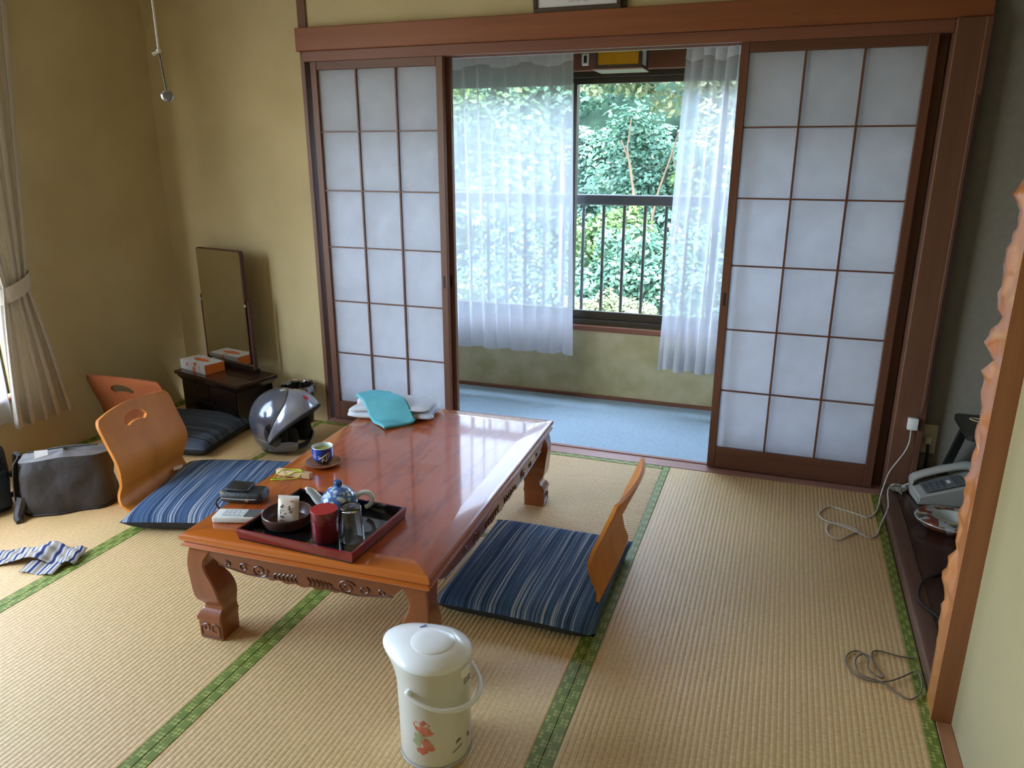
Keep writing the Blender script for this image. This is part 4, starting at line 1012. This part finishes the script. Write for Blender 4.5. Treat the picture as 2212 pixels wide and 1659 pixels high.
def towel_turq():
    t = thing('hand_towel', 'turquoise hand towel lying over the folded white towel', 'towel', (0.438, -0.735, TT+0.0012), math.radians(-36))
    def h(x, y):                       # local -> height of what lies below
        wx = 0.438 + math.cos(-0.6283)*x - math.sin(-0.6283)*y; wy = -0.735 + math.sin(-0.6283)*x + math.cos(-0.6283)*y
        lx = (wx-0.452)*math.cos(-0.244)-(wy+0.680)*math.sin(-0.244); ly = (wx-0.452)*math.sin(-0.244)+(wy+0.680)*math.cos(-0.244)
        ex = max(0, min(1, (0.195-abs(lx))/0.05)); ey = max(0, min(1, (0.118-abs(ly))/0.07))
        s = ex*ey; s = s*s*(3-2*s)
        return 0.0675*s
    for k in range(2):
        def f(u, v, k=k):
            x = (2*u-1)*0.122; y = (2*v-1)*0.064
            return (x, y - 0.004*math.sin(u*5), h(x, y) + 0.0035 + 0.006*k + 0.0035*math.sin(9*u+3*v)*(0.4+0.6*u))
        o = obj('layer', grid(f, 34, 22), 'towel_t', t, 180); solid(o, 0.0048, 0)
    def e(u, v):
        y = (2*u-1)*0.064; a = -PI/2+PI*v; x = 0.122+0.0045*math.cos(a); return (x, y-0.004*math.sin(5), h(0.122, y)+0.0065+0.0055*math.sin(a)+0.0035*math.sin(9+3*u))
    obj('folded_edge', grid(e, 22, 6), 'towel_t', t, 180)
towel_turq()

# ------------------------------------------------------------------ motorcycle helmet
HM = thing('motorcycle_helmet', 'silver grey flip up motorcycle helmet on the tatami', 'helmet', (-0.245, -0.455, 0.0), math.radians(6))
HM.rotation_euler = (0, math.radians(-4), math.radians(6)); HM.scale = (1.03, 1.03, 1.03)
def shell_pt(az, el, k=1.0):
    # az from +x, el elevation
    ce, se = math.cos(el), math.sin(el)
    x = 0.148*ce*math.cos(az); y = 0.122*ce*math.sin(az); z = 0.148*se
    if z < 0:
        q = abs(se); f = (1-q**3.2)**(1/3.2)/max(1e-4, ce); x *= f*(1-0.06*q); y *= f*(1-0.06*q)
    if x < 0: x *= 1.06
    return Vector((x*k, y*k, 0.142+z*k))
def patch(name, test, mat, k, nu=96, nv=48, thick=0.006, parent=None):
    bm = new(); g = {}
    for i in range(nu):
        for j in range(nv+1):
            az = -PI+2*PI*i/nu; el = -1.02+(PI/2+1.02)*j/nv
            g[i, j] = (az, el)
    vv = {}
    def V(i, j):
        i %= nu
        if (i, j) not in vv: vv[i, j] = bm.verts.new(shell_pt(*g[i, j], k))
        return vv[i, j]
    for i in range(nu):
        for j in range(nv):
            az = -PI+2*PI*(i+0.5)/nu; el = -1.02+(PI/2+1.02)*(j+0.5)/nv
            if test(az, el): bm.faces.new([V(i,j), V(i+1,j), V(i+1,j+1), V(i,j+1)])
    bmesh.ops.remove_doubles(bm, verts=bm.verts[:], dist=1e-4)
    for _ in range(3):
        bv = [v for v in bm.verts if v.is_boundary]
        new_co = {}
        for v in bv:
            nb = [e.other_vert(v) for e in v.link_edges if e.is_boundary]
            if len(nb) == 2: new_co[v] = v.co*0.5+(nb[0].co+nb[1].co)*0.25
        for v, c in new_co.items(): v.co = c
    o = obj(name, bm, mat, parent or HM, 180); solid(o, thick, -1); return o
def seam(az): return math.radians(52) - math.radians(78)*min(1, (abs(az)/math.radians(86))**2.2)
face = lambda az, el: abs(az) < math.radians(78) and el < seam(az)
patch('shell', lambda az, el: not (abs(az) < math.radians(80) and el < seam(az)) or (el < -0.50-0.6*max(0, 0.9-abs(az)) and abs(az) > math.radians(40)), 'helmet', 1.0)
patch('lining', lambda az, el: not (abs(az) < math.radians(62) and -0.9 < el < 0.55), 'blackpad', 0.945, 60, 30, 0.02)
patch('collar_trim', lambda az, el: el < -0.92 and not abs(az) < math.radians(60), 'blackpad', 1.012, 96, 48, 0.014)
# chin bar flipped up: band over the brow, tapering to pivots
def chin(u, v):
    a = (2*u-1)*math.radians(96); e0 = math.radians(71) - math.radians(90)*(abs(a)/math.radians(96))**2.0
    wd = math.radians(8) + math.radians(42)*(1-(abs(a)/math.radians(96))**1.7)
    el = e0 - wd*v
    k = 1.035 + 0.20*math.sin(PI*0.5*v)*(1-(abs(a)/math.radians(96))**2) 
    return shell_pt(a, el, k)
o = obj('chin_bar', grid(chin, 60, 14), 'helmet_lt', HM, 180); solid(o, 0.010, -1)
def chin_in(u, v):
    p = Vector(chin(u, 1.0)); c = Vector((0,0,0.142)); q = p - (p-c)*0.16*v; q.z -= 0.010*v*(1-(2*u-1)**2); return q
o = obj('chin_padding', grid(chin_in, 60, 4), 'blackpad', HM, 180); solid(o, 0.012, -1)
def seamline(u, v):
    a = (2*u-1)*math.radians(96); e0 = math.radians(72.5) - math.radians(90)*(abs(a)/math.radians(96))**2.0 + math.radians(2.6)*(v-0.5)
    return shell_pt(a, e0, 1.022)
obj('seam_strip', grid(seamline, 60, 2), 'visor', HM, 180)
for s in (-1, 1):
    def piv(u, v, s=s):
        a = 2*PI*u; r = v; az = s*math.radians(86)+math.radians(15)*r*math.cos(a)*1.0; el = math.radians(-13)+math.radians(22)*r*math.sin(a)
        return shell_pt(az, el, 1.018+0.02*(1-r))
    obj('pivot_plate', grid(piv, 28, 5), 'visor', HM, 180)
def vent(u, v): return shell_pt(math.radians(-28+56*u) + PI, math.radians(66+9*v), 1.022)
obj('top_vent', grid(lambda u, v: shell_pt(math.radians(-55+35*u), math.radians(72+8*v), 1.02), 8, 3), 'greypad', HM, 180)
obj('red_badge', grid(lambda u, v: Vector(chin(0.43+0.05*u, 0.55+0.16*v))*1.0 + (Vector(chin(0.45, 0.6))-Vector((0,0,0.142)))*0.012, 4, 3), 'red', HM, 180)
obj('lower_flash', grid(lambda u, v: shell_pt(math.radians(-128+46*u), math.radians(-20-14*u+5*v*(1-abs(2*u-1))), 1.004), 16, 3), 'helmet_lt', HM, 180)
obj('cheek_pad', xf(lathe([(0,-0.05),(0.03,-0.045),(0.045,0),(0.03,0.045),(0,0.05)], 16), (0.055, -0.062, 0.088), (0.2,0.2,0.2), (1,0.45,1)), 'blackpad', HM)
obj('cheek_pad', xf(lathe([(0,-0.05),(0.03,-0.045),(0.045,0),(0.03,0.045),(0,0.05)], 16), (0.055, 0.062, 0.088), (-0.2,0.2,-0.2), (1,0.45,1)), 'blackpad', HM)

# waste bin with plastic liner
WBK = 0.88
WB = thing('waste_bin', 'round waste bin with a clear plastic liner behind the helmet', 'bin', (-0.424, -0.105, 0))
obj('bin_body', lathe([(r_*WBK, z_) for r_, z_ in [(0,0.001),(0.078,0.001),(0.080,0.004),(0.096,0.190),(0.0985,0.192),(0.0945,0.192),(0.078,0.006),(0,0.005)]], 40), 'case', WB)
def liner(u, v):
    a = 2*PI*u; n_ = mnoise.noise(Vector((math.cos(a)*4, math.sin(a)*4, v*2)))
    if v < 0.5: k = v*2; r = 0.088+0.006*k; z = 0.12+0.082*k
    else: k = (v-0.5)*2; r = 0.0995+0.006*math.sin(PI*k)+0.004*k; z = 0.202-0.060*k
    return ((r*WBK+0.005*n_)*math.cos(a), (r*WBK+0.005*n_)*math.sin(a), z+0.006*n_)
obj('plastic_liner', grid(liner, 60, 16, wrap=True), 'plastic_clear', WB, 180)
obj('rim_band', lathe([(r_*WBK, z_) for r_, z_ in [(0.0988,0.176),(0.1000,0.178),(0.1000,0.1905),(0.0988,0.1925)]], 40, caps=False), 'case', WB)

# ------------------------------------------------------------------ mirror stand, tissue box
MS = thing('mirror_stand', 'low dark wooden dressing stand with a tall tilting mirror', 'dressing stand', (-0.790, -0.192, 0), math.radians(-14))
obj('cabinet', B(-0.225, 0.225, -0.105, 0.110, 0.015, 0.232, 0.003), 'dresser', MS)
obj('plinth', B(-0.215, 0.215, -0.095, 0.100, 0.0, 0.0148), 'dresser', MS)
obj('top_board', B(-0.255, 0.255, -0.125, 0.125, 0.2322, 0.252, 0.004), 'dresser_top', MS)
bm = new(); loft(bm, [[(-0.248,-0.118,0.2320),(0.248,-0.118,0.2320),(0.248,0.118,0.2320),(-0.248,0.118,0.2320)], [(-0.2255,-0.1055,0.205),(0.2255,-0.1055,0.205),(0.2255,0.1105,0.205),(-0.2255,0.1105,0.205)]]); obj('cornice', bm, 'dresser', MS)
for k in range(2):
    dr = obj('drawer', B(-0.210, 0.005, -0.1095, -0.1052, 0.030+0.092*k, 0.114+0.092*k, 0.002), 'dresser', MS)
    obj('knob', xf(lathe([(0.004,0),(0.004,0.006),(0.008,0.010),(0.006,0.014),(0,0.015)], 14), (-0.10,-0.1095,0.072+0.092*k), (PI/2,0,0)), 'dresser_top', dr)
dr = obj('cabinet_door', B(0.010, 0.212, -0.1095, -0.1052, 0.030, 0.206, 0.002), 'dresser', MS)
obj('knob', xf(lathe([(0.004,0),(0.004,0.006),(0.008,0.010),(0.006,0.014),(0,0.015)], 14), (0.03,-0.1095,0.12), (PI/2,0,0)), 'dresser_top', dr)
MX = -0.042; mw = 0.176; z0m, z1m = 0.292, 0.868
def rrect(w, z0, z1, r, n=5):
    p = []
    for cx, cz, a0 in ((w-r, z1-r, 0), (-w+r, z1-r, PI/2), (-w+r, z0+r, PI), (w-r, z0+r, 1.5*PI)):
        for k in range(n+1):
            a = a0+PI/2*k/n; p.append((cx+r*math.cos(a), cz+r*math.sin(a)))
    return p
bm = new(); loft(bm, [[(MX+x, y, z) for x, z in rrect(mw, z0m, z1m, 0.016)] for y in (0.062, 0.082)]); mf = obj('mirror_frame', bm, 'mirror_frame', MS)
bm = new(); loft(bm, [[(MX+x, y, z) for x, z in rrect(mw-0.005, z0m+0.005, z1m-0.005, 0.014)] for y in (0.0600, 0.0618)]); obj('mirror_glass', bm, 'mirror', mf, 30)
for s in (-1, 1):
    obj('mirror_upright', B(MX+s*(mw+0.012)-0.0075, MX+s*(mw+0.012)+0.0075, 0.066, 0.088, 0.2525, 0.625, 0.003), 'mirror_frame', MS)
    obj('pivot_screw', xf(lathe([(0.007,0),(0.007,0.004),(0,0.005)], 12), (MX+s*(mw+0.004), 0.0600, 0.600), (PI/2,0,0)), 'greypad', MS)
obj('mirror_foot', B(MX-mw-0.02, MX+mw+0.02, 0.060, 0.100, 0.2523, 0.272, 0.003), 'dresser', MS)
TI = thing('tissue_box', 'white and orange floral tissue box on the mirror stand', 'tissue box', (-0.935, -0.188, 0.2524), math.radians(-17))
obj('carton', B(-0.112, 0.1115, -0.056, 0.056, 0, 0.050, 0.0012), 'tissue', TI)
obj('orange_end', B(0.1116, 0.1128, -0.0555, 0.0555, 0.0005, 0.0495), 'orange', TI)
obj('white_corner', B(0.062, 0.1114, -0.0564, 0.0564, 0.0006, 0.0504, 0.0008), 'tissue_w', TI)
bm = new(); loft(bm, [[(0.065*math.cos(2*PI*k/24), 0.018*math.sin(2*PI*k/24), z) for k in range(24)] for z in (0.0502, 0.0509)]); obj('opening_flap', bm, 'orange', TI)

# ------------------------------------------------------------------ bags and cloth at the olive wall
BG = thing('shoulder_bag', 'dark brown nylon shoulder bag beside the orange chair', 'bag', (-0.695, -1.228, 0), math.atan2(0.66, 0.75))
def bagpt(u, v):
    a = 2*PI*u; z = v
    n_ = 4.0
    ca, sa = math.cos(a), math.sin(a)
    rx = 0.160; ry = 0.085
    k = (abs(ca)**n_+abs(sa)**n_)**(-1/n_)
    z_ = 0.225*v; bulge = 0.90+0.12*math.sin(PI*min(1, v*0.9+0.06))-0.14*v*v
    w_ = 0.010*mnoise.noise(Vector((ca*2.2, sa*2.2, v*3)))
    return (rx*k*ca*(bulge*0.25+0.75) + w_*ca, ry*k*sa*bulge + w_*sa, 0.002+z_ - 0.012*abs(ca)*v)
bm = grid(bagpt, 64, 20, wrap=True)
bm.verts.ensure_lookup_table()
bot = [bm.verts[i*21] for i in range(64)]; bm.faces.new(bot)
obj('bag_body', bm, 'bag', BG, 180)
def bagtop(u, v):
    a = 2*PI*u; p = bagpt(u, 1.0); k = 1-v; return (p[0]*k, p[1]*k, p[2]+0.012*math.sin(PI/2*v)+0.003*math.sin(7*a)*v*(1-v)*2)
obj('zip_panel', grid(bagtop, 64, 6, wrap=True), 'bag_top', BG, 180)
obj('zipper', tube([(-0.12,0,0.238),(0,0.004,0.242),(0.12,0,0.238)], 0.003, 6), 'strap', BG)
obj('paper_slip', xf(B(-0.022,0.022,-0.001,0.001,0,0.030), (-0.07,-0.035,0.222), (-0.5,0.1,0.2)), 'white_pl', BG)
def flap(u, v):
    s = 2*u-1; x = -0.192+0.002*math.sin(4*v); 
    z = 0.222-0.215*v; return (-0.156-0.012*math.sin(PI*v)-0.018*v*v, 0.070*s*(1-0.15*v), z)
o = obj('side_flap', grid(flap, 12, 16), 'bag', BG, 180); solid(o, 0.004, 0)
obj('shoulder_strap', tube(spline([(-0.150,0.03,0.215),(-0.175,0.055,0.222),(-0.185,0.070,0.16),(-0.188,0.080,0.08),(-0.178,0.085,0.012),(-0.11,0.100,0.008)],6), 0.007, 6), 'strap', BG)
obj('bottom_piping', tube([(bagpt(k/48,0.03)[0]*1.01, bagpt(k/48,0.03)[1]*1.01, 0.008) for k in range(48)], 0.004, 6, closed=True), 'strap', BG)
obj('loose_corner', xf(tube(spline([(0,0,0.08),(-0.012,-0.012,0.045),(-0.02,-0.035,0.014),(-0.012,-0.06,0.006)],5), [0.024-0.0008*k for k in range(16)], 8), (-0.150,-0.050,0)), 'bag', BG)
BP = thing('navy_backpack', 'dark navy backpack standing at the olive wall next to the brown bag', 'backpack', (-0.975, -1.400, 0), math.radians(78))
def bp(u, v):
    a = 2*PI*u; ca, sa = math.cos(a), math.sin(a); k = (abs(ca)**3+abs(sa)**3)**(-1/3)
    f = (0.92+0.10*math.sin(PI*v*0.9))*(1 if v < 0.7 else max(0.02, 1-((v-0.7)/0.3)**2.2)**0.5 if v < 1 else 0.02)
    w_ = 0.010*mnoise.noise(Vector((ca*2, sa*2, v*4)))
    return ((0.112*k*ca+w_*ca)*f, (0.082*k*sa+w_*sa)*f, 0.002+0.30*v)
bm = grid(bp, 48, 26, wrap=True); bm.verts.ensure_lookup_table(); bm.faces.new([bm.verts[i*27] for i in range(48)]); bm.faces.new([bm.verts[i*27+26] for i in range(48)])
obj('pack_body', bm, 'navybag', BP, 180)
obj('front_pocket', xf(B(-0.08,0.08,-0.028,0.02,0,0.15,0.012,3), (0,-0.070,0.02)), 'navybag', BP)
obj('side_strap', tube(spline([(0.098,-0.02,0.13),(0.128,-0.035,0.115),(0.140,-0.045,0.08),(0.126,-0.04,0.05),(0.100,-0.02,0.035)],6), 0.011, 8), 'strap', BP)
obj('grab_loop', tube(spline([(-0.02,0.0,0.296),(-0.015,0.0,0.325),(0.015,0.0,0.325),(0.02,0.0,0.296)],5), 0.006, 8), 'strap', BP)
# striped cloth lying on the tatami
def scloth():
    t = thing('striped_cloth', 'crumpled navy and white striped hand cloth on the tatami', 'cloth', (-0.455, -1.590, 0.0), math.radians(26))
    def f(u, v):
        x = (u-0.5)*0.30; y = (v-0.5)*0.105
        z = 0.004 + 0.030*math.exp(-((x-0.02-0.25*y)/0.038)**2) + 0.018*math.exp(-((x-0.115)/0.03)**2) + 0.006*math.sin(11*x*PI+3*y*20)**2
        return (x - 0.02*math.sin(6*u), y + 0.018*math.sin(5*u), z)
    o = obj('cloth_sheet', grid(f, 60, 20), 'stripe_cloth', t, 180); solid(o, 0.0022, 1)
    def g(u, v):
        x = (u-0.5)*0.13; y = (v-0.5)*0.060; return (0.055+x*0.9+0.2*y, -0.072+y-0.25*x, 0.003+0.008*v+0.004*math.sin(9*u))
    o = obj('cloth_fold', grid(g, 30, 10), 'stripe_cloth', t, 180); solid(o, 0.0022, 1)
    for d_ in o.data.uv_layers[0].data: d_.uv = d_.uv*0.42
scloth()

# ------------------------------------------------------------------ alcove things
PHN = thing('telephone', 'cream push button telephone on the alcove floor', 'telephone', (2.512, -0.118, TZ+0.0005), math.radians(9))
def wedge(x0, x1, y0, y1, zf, zb, b=0.0):
    bm = new(); loft(bm, [[(x0,y0,0),(x1,y0,0),(x1,y1,0),(x0,y1,0)],[(x0+0.004,y0+0.004,zf),(x1-0.004,y0+0.004,zf),(x1-0.004,y1-0.004,zb),(x0+0.004,y1-0.004,zb)]])
    bmesh.ops.bevel(bm, geom=bm.edges[:], offset=0.006, segments=3, affect='EDGES'); return bm
# long axis local x; tilted upward to +x (head of the phone)
bm = wedge(-0.105, 0.115, -0.075, 0.068, 0.030, 0.034)
for v in bm.verts:
    if v.co.z > 0.015: v.co.z += 0.34*(v.co.x+0.105)
obj('base', bm, 'phone', PHN, 40)
tl = math.atan(0.34); 
def onp(x, y, h=0.0): return (x, y, 0.0335+0.34*(x+0.105)+0.012*(y+0.075)/0.16+h)
bm = new(); box(bm, -0.082, 0.060, -0.064, 0.020, -0.003, 0.0016, 0.001); xf(bm, onp(0,0,0.001), (0.012,-tl,0)); obj('key_panel', bm, 'phone_pad', PHN)
k0 = None
for i in range(4):
    for j in range(3):
        p = onp(-0.068+0.019*i, -0.052+0.021*j, 0.0035)
        if k0 is None: k0 = obj('key', B(-0.0065,0.0065,-0.0065,0.0065,-0.002,0.0035,0.0012), 'phone_key', PHN); k0.location = p; k0.rotation_euler = (0,-tl,0)
        else: share('key', k0, PHN, p, (0,-tl,0))
for j in range(3):
    p = onp(0.030+0.012*j, -0.022, 0.0035); o = obj('memory_bar', B(-0.0028,0.0028,-0.038,0.038,-0.002,0.0025,0.0008), 'phone_key', PHN); o.location = p; o.rotation_euler = (0,-tl,0)
o = obj('label_strip', B(-0.006,0.006,-0.012,0.012,-0.002,0.0015,0.0005), 'white_pl', PHN); o.location = onp(0.012,-0.020,0.0035); o.rotation_euler = (0,-tl,0)
o = obj('display', B(-0.016,0.016,-0.040,0.020,-0.002,0.004,0.001), 'lcd', PHN); o.location = onp(0.088,-0.018,0.003); o.rotation_euler = (0,-tl,0)
hp = [onp(-0.100,0.040,0.010), onp(-0.088,0.040,0.020), onp(-0.055,0.040,0.026), onp(0.0,0.040,0.028), onp(0.055,0.040,0.026), onp(0.090,0.040,0.020), onp(0.105,0.040,0.010)]
sp_ = spline(hp, 5); nn = len(sp_)
bm = new(); rings = []
for i, p in enumerate(sp_):
    t_ = i/(nn-1); wid = 0.023+0.006*abs(2*t_-1)**2.5; hh = 0.014+0.007*abs(2*t_-1)**3
    rings.append([(p.x, p.y+wid*math.cos(2*PI*k/14), p.z+hh*math.sin(2*PI*k/14)) for k in range(14)])
loft(bm, rings); obj('handset', bm, 'phone', PHN, 70)
pts = []
for k in range(260):
    t_ = k/259; a = 2*PI*t_*15; b = 0.90*2*PI*t_ + 0.9
    c = Vector((-0.140+0.021*math.cos(b), 0.043+0.020*math.sin(b), 0.012+0.004*t_)); rad = Vector((math.cos(b), math.sin(b), 0))
    pts.append(c + rad*0.0080*math.cos(a) + Vector((0,0,1))*0.0080*math.sin(a))
obj('coiled_cord', tube(pts, 0.0024, 5), 'phone', PHN, 70)
obj('cord_lead', tube(spline([(-0.124,0.056,0.018),(-0.115,0.048,0.026),(-0.104,0.040,0.038)],4), 0.0028, 6), 'cord_w', PHN)
# ashtray
AS = thing('porcelain_ashtray', 'large painted porcelain ashtray on the alcove floor', 'ashtray', (2.505, -0.378, TZ+0.0005), 0.0)
obj('rim_body', lathe([(0,0),(0.070,0),(0.100,0.012),(0.118,0.030),(0.119,0.036),(0.113,0.042),(0.090,0.046),(0.072,0.047),(0.066,0.045)], 48, sx=1, sy=0.86, caps=False), 'imari', AS)
obj('well', lathe([(0.066,0.045),(0.062,0.043),(0.058,0.030),(0.045,0.014),(0,0.012)], 48, sx=1, sy=0.86, caps=False), 'porcelain', AS)
obj('rim_line', lathe([(0.1195,0.034),(0.1205,0.036),(0.1195,0.038)], 48, sx=1, sy=0.86, caps=False), 'porcelain', AS)
# black lacquer stand
BT = thing('lacquer_stand', 'small black lacquer table with a gold line crest in the alcove', 'small table', (2.712, -0.185, TZ+0.0005), 0)
bm = new(); loft(bm, [[(x, y, z) for x, y in [(p[0], p[1]) for p in rrect(0.190, -0.130, 0.140, 0.025)]] for z in (0.312, 0.330)]); obj('table_top', bm, 'blackwood', BT)
for sx in (-1, 1):
    for sy in (-1, 1):
        bm = new(); loft(bm, [[(sx*(0.145+0.060*t if sy > 0 else 0.085)+dx, (0.10+0.052*t if sy > 0 else -0.07)+dy, 0.312-0.312*t) for dx, dy in ((-0.013,-0.013),(0.013,-0.013),(0.013,0.013),(-0.013,0.013))] for t in (0,1)]); obj('leg', bm, 'blackwood', BT)
bm = new()
def loop(cx, cy, rx, ry, rot): 
    return [(cx+rx*math.cos(a)*math.cos(rot)-ry*math.sin(a)*math.sin(rot), cy+rx*math.cos(a)*math.sin(rot)+ry*math.sin(a)*math.cos(rot), 0.3305) for a in [2*PI*k/24 for k in range(24)]]
for k in range(3): tube(loop(-0.075+0.045*math.cos(2*PI*k/3+2.6), 0.045+0.045*math.sin(2*PI*k/3+2.6), 0.036, 0.018, 2*PI*k/3+2.6), 0.0026, 5, bm, True)
obj('gold_crest', bm, 'gold', BT)
# socket, plug, cables
SK = thing('wall_socket', 'ivory wall socket plate with a plug beside the corner post', 'socket', (2.457, -0.0005, 0.243))
obj('plate', B(-0.026, 0.032, -0.008, 0.0, -0.060, 0.060, 0.003), 'ivory', SK)
obj('plug', B(-0.012, 0.012, -0.030, -0.0082, -0.016, 0.014, 0.003), 'ivory', SK)
obj('lead', tube(spline([(0,-0.026,-0.014),(0.002,-0.030,-0.05),(0.006,-0.018,-0.12),(0.012,-0.016,-0.192)],5), 0.0055, 6), 'cord_k', SK)
tag(obj('wall_box', B(2.436, 2.462, -0.013, -0.0005, TZ+0.001, 0.178, 0.003), 'plaster_grey'), 'grey cable duct under the ivory socket plate', 'cable duct')
JB = thing('phone_junction_box', 'small white telephone junction box on the corner post', 'junction box', (2.386, -0.0555, 0.318))
obj('cover', B(-0.0185, 0.0185, -0.020, 0, -0.024, 0.024, 0.003, 2), 'white_pl', JB)
obj('upper_lead', tube(spline([(0.012,-0.010,0.024),(0.026,-0.010,0.060),(0.032,-0.008,0.15),(0.032,-0.008,0.6),(0.033,-0.008,1.2)],6), 0.0016, 6), 'strap', JB)
# white telephone cord from the box to the floor loops and the phone
pw = [(2.384,-0.066,0.292),(2.383,-0.075,0.245),(2.371,-0.085,0.206),(2.350,-0.095,0.168),(2.325,-0.110,0.125),(2.312,-0.128,0.082),(2.301,-0.150,0.034),(2.297,-0.172,0.012),(2.291,-0.195,0.0045),(2.282,-0.235,0.0035),(2.250,-0.300,0.0035),(2.215,-0.285,0.0035),(2.160,-0.262,0.0035),(2.115,-0.246,0.0035),(2.082,-0.300,0.0035),(2.074,-0.345,0.0035),(2.100,-0.385,0.0035),(2.150,-0.398,0.0055),(2.190,-0.412,0.0035),(2.200,-0.432,0.0035),(2.165,-0.480,0.0035),(2.135,-0.520,0.0035),(2.105,-0.500,0.0035),(2.096,-0.450,0.0035),(2.110,-0.405,0.0062),(2.150,-0.412,0.0062),(2.200,-0.445,0.0070),(2.240,-0.470,0.0035),(2.268,-0.430,0.0035),(2.284,-0.360,0.0035),(2.300,-0.315,0.020),(2.312,-0.285,0.046),(2.317,-0.240,0.053),(2.319,-0.195,0.060),(2.322,-0.165,0.074),(2.334,-0.146,0.080),(2.352,-0.138,0.068),(2.376,-0.138,0.050)]
tag(obj('line_cable', tube(spline(pw, 6), 0.0028, 6), 'cord_w', None, 70), 'white telephone cord looping from the post onto the tatami', 'cable')
pc = [(2.291,-1.168,0.004),(2.255,-1.172,0.004),(2.205,-1.165,0.004),(2.185,-1.185,0.004),(2.190,-1.235,0.004),(2.205,-1.275,0.004),(2.195,-1.290,0.006),(2.170,-1.262,0.008),(2.172,-1.215,0.008),(2.150,-1.185,0.004),(2.125,-1.205,0.004),(2.116,-1.245,0.004),(2.130,-1.290,0.004),(2.170,-1.310,0.004),(2.215,-1.298,0.0065),(2.250,-1.270,0.008),(2.285,-1.235,0.008),(2.296,-1.262,0.012),(2.288,-1.318,0.0085),(2.258,-1.352,0.004),(2.225,-1.330,0.004),(2.200,-1.310,0.007),(2.150,-1.297,0.008),(2.138,-1.255,0.008),(2.145,-1.220,0.008),(2.165,-1.205,0.012),(2.185,-1.225,0.012)]
tag(obj('loose_cable', tube(spline(pc, 6), 0.0022, 6), 'cord_b', None, 70), 'thin brown cable coiled on the tatami at the carved post', 'cable')
pk = [(2.372,-1.010,TZ+0.0055),(2.352,-0.985,TZ+0.0095),(2.334,-0.955,TZ+0.0085),(2.330,-0.910,TZ+0.0085),(2.345,-0.845,TZ+0.009),(2.372,-0.790,TZ+0.008),(2.410,-0.745,TZ+0.0045),(2.460,-0.715,TZ+0.0045),(2.540,-0.70,TZ+0.0045),(2.65,-0.68,TZ+0.0045)]
tag(obj('power_cable', tube(spline(pk, 6), 0.0038, 6), 'cord_k', None, 70), 'black cable curving over the edge of the alcove floor', 'cable')

# ------------------------------------------------------------------ framed picture on the beam, lamp pull
PF = thing('picture_frame', 'dark framed picture with a white mount leaning above the beam', 'picture', (0.985, -0.024, 1.8622), 0)
fw, fh = 0.178, 0.36
bm = new()
box(bm, -fw, fw, -0.010, 0.010, 0, 0.018, 0.002); box(bm, -fw, fw, -0.010, 0.010, fh-0.018, fh, 0.002)
box(bm, -fw, -fw+0.018, -0.010, 0.010, 0.018, fh-0.018, 0.002); box(bm, fw-0.018, fw, -0.010, 0.010, 0.018, fh-0.018, 0.002)
xf(bm, rot=(0.16,0,0)); obj('frame', bm, 'frame_dark', PF)
obj('mount', xf(B(-fw+0.018, fw-0.018, -0.002, 0.006, 0.018, fh-0.018), rot=(0.16,0,0)), 'mat_white', PF)
obj('print', xf(B(-fw+0.045, fw-0.045, -0.0032, -0.0022, 0.052, fh-0.05), rot=(0.16,0,0)), 'ochre', PF)
bm = new(); rnd = random.Random(2)
for k in range(14):
    x = -0.035+0.0062*k
    if k in (5, 9): continue
    tube([(x-0.0018, -0.0026, 0.034+rnd.uniform(-0.002,0.002)), (x, -0.0028, 0.038), (x+0.0018, -0.0026, 0.033+rnd.uniform(-0.002,0.004))], 0.0005, 4, bm)
xf(bm, rot=(0.16,0,0)); obj('caption_writing', bm, 'ink', PF)
obj('stand_off', B(fw-0.004, fw+0.016, 0.006, 0.0235, 0.004, 0.30, 0.002), 'frame_dark', PF)
PC = thing('lamp_pull', 'pale pull cord with a dark chain and pearl ball hanging from the ceiling', 'pull cord', (0.549, -1.80, 0))
obj('cord', tube([(0,0,ZC),(0.001,0,2.0),(0,0,1.538)], 0.0022, 6), 'cream_tip', PC)
obj('knot', xf(lathe([(0,-0.006),(0.0045,-0.003),(0.0045,0.003),(0,0.006)], 10), (0,0,1.536)), 'cream_tip', PC)
obj('cord_tail', tube([(0,0,1.536),(-0.006,-0.003,1.532),(-0.013,-0.004,1.529)], [0.0025,0.003,0.004], 6), 'cream_tip', PC)
bm = new()
for k in range(17): lathe([(0,-0.0026),(0.0018,-0.0015),(0.0018,0.0015),(0,0.0026)], 6, bm, (0.0004*k, 0, 1.529-0.0042*k))
obj('chain', bm, 'chain', PC, 60)
obj('ball', xf(lathe([(0.0125*math.sin(PI*k/16), -0.0125*math.cos(PI*k/16)) for k in range(17)], 20), (0.007, 0, 1.446)), 'ball', PC, 60)
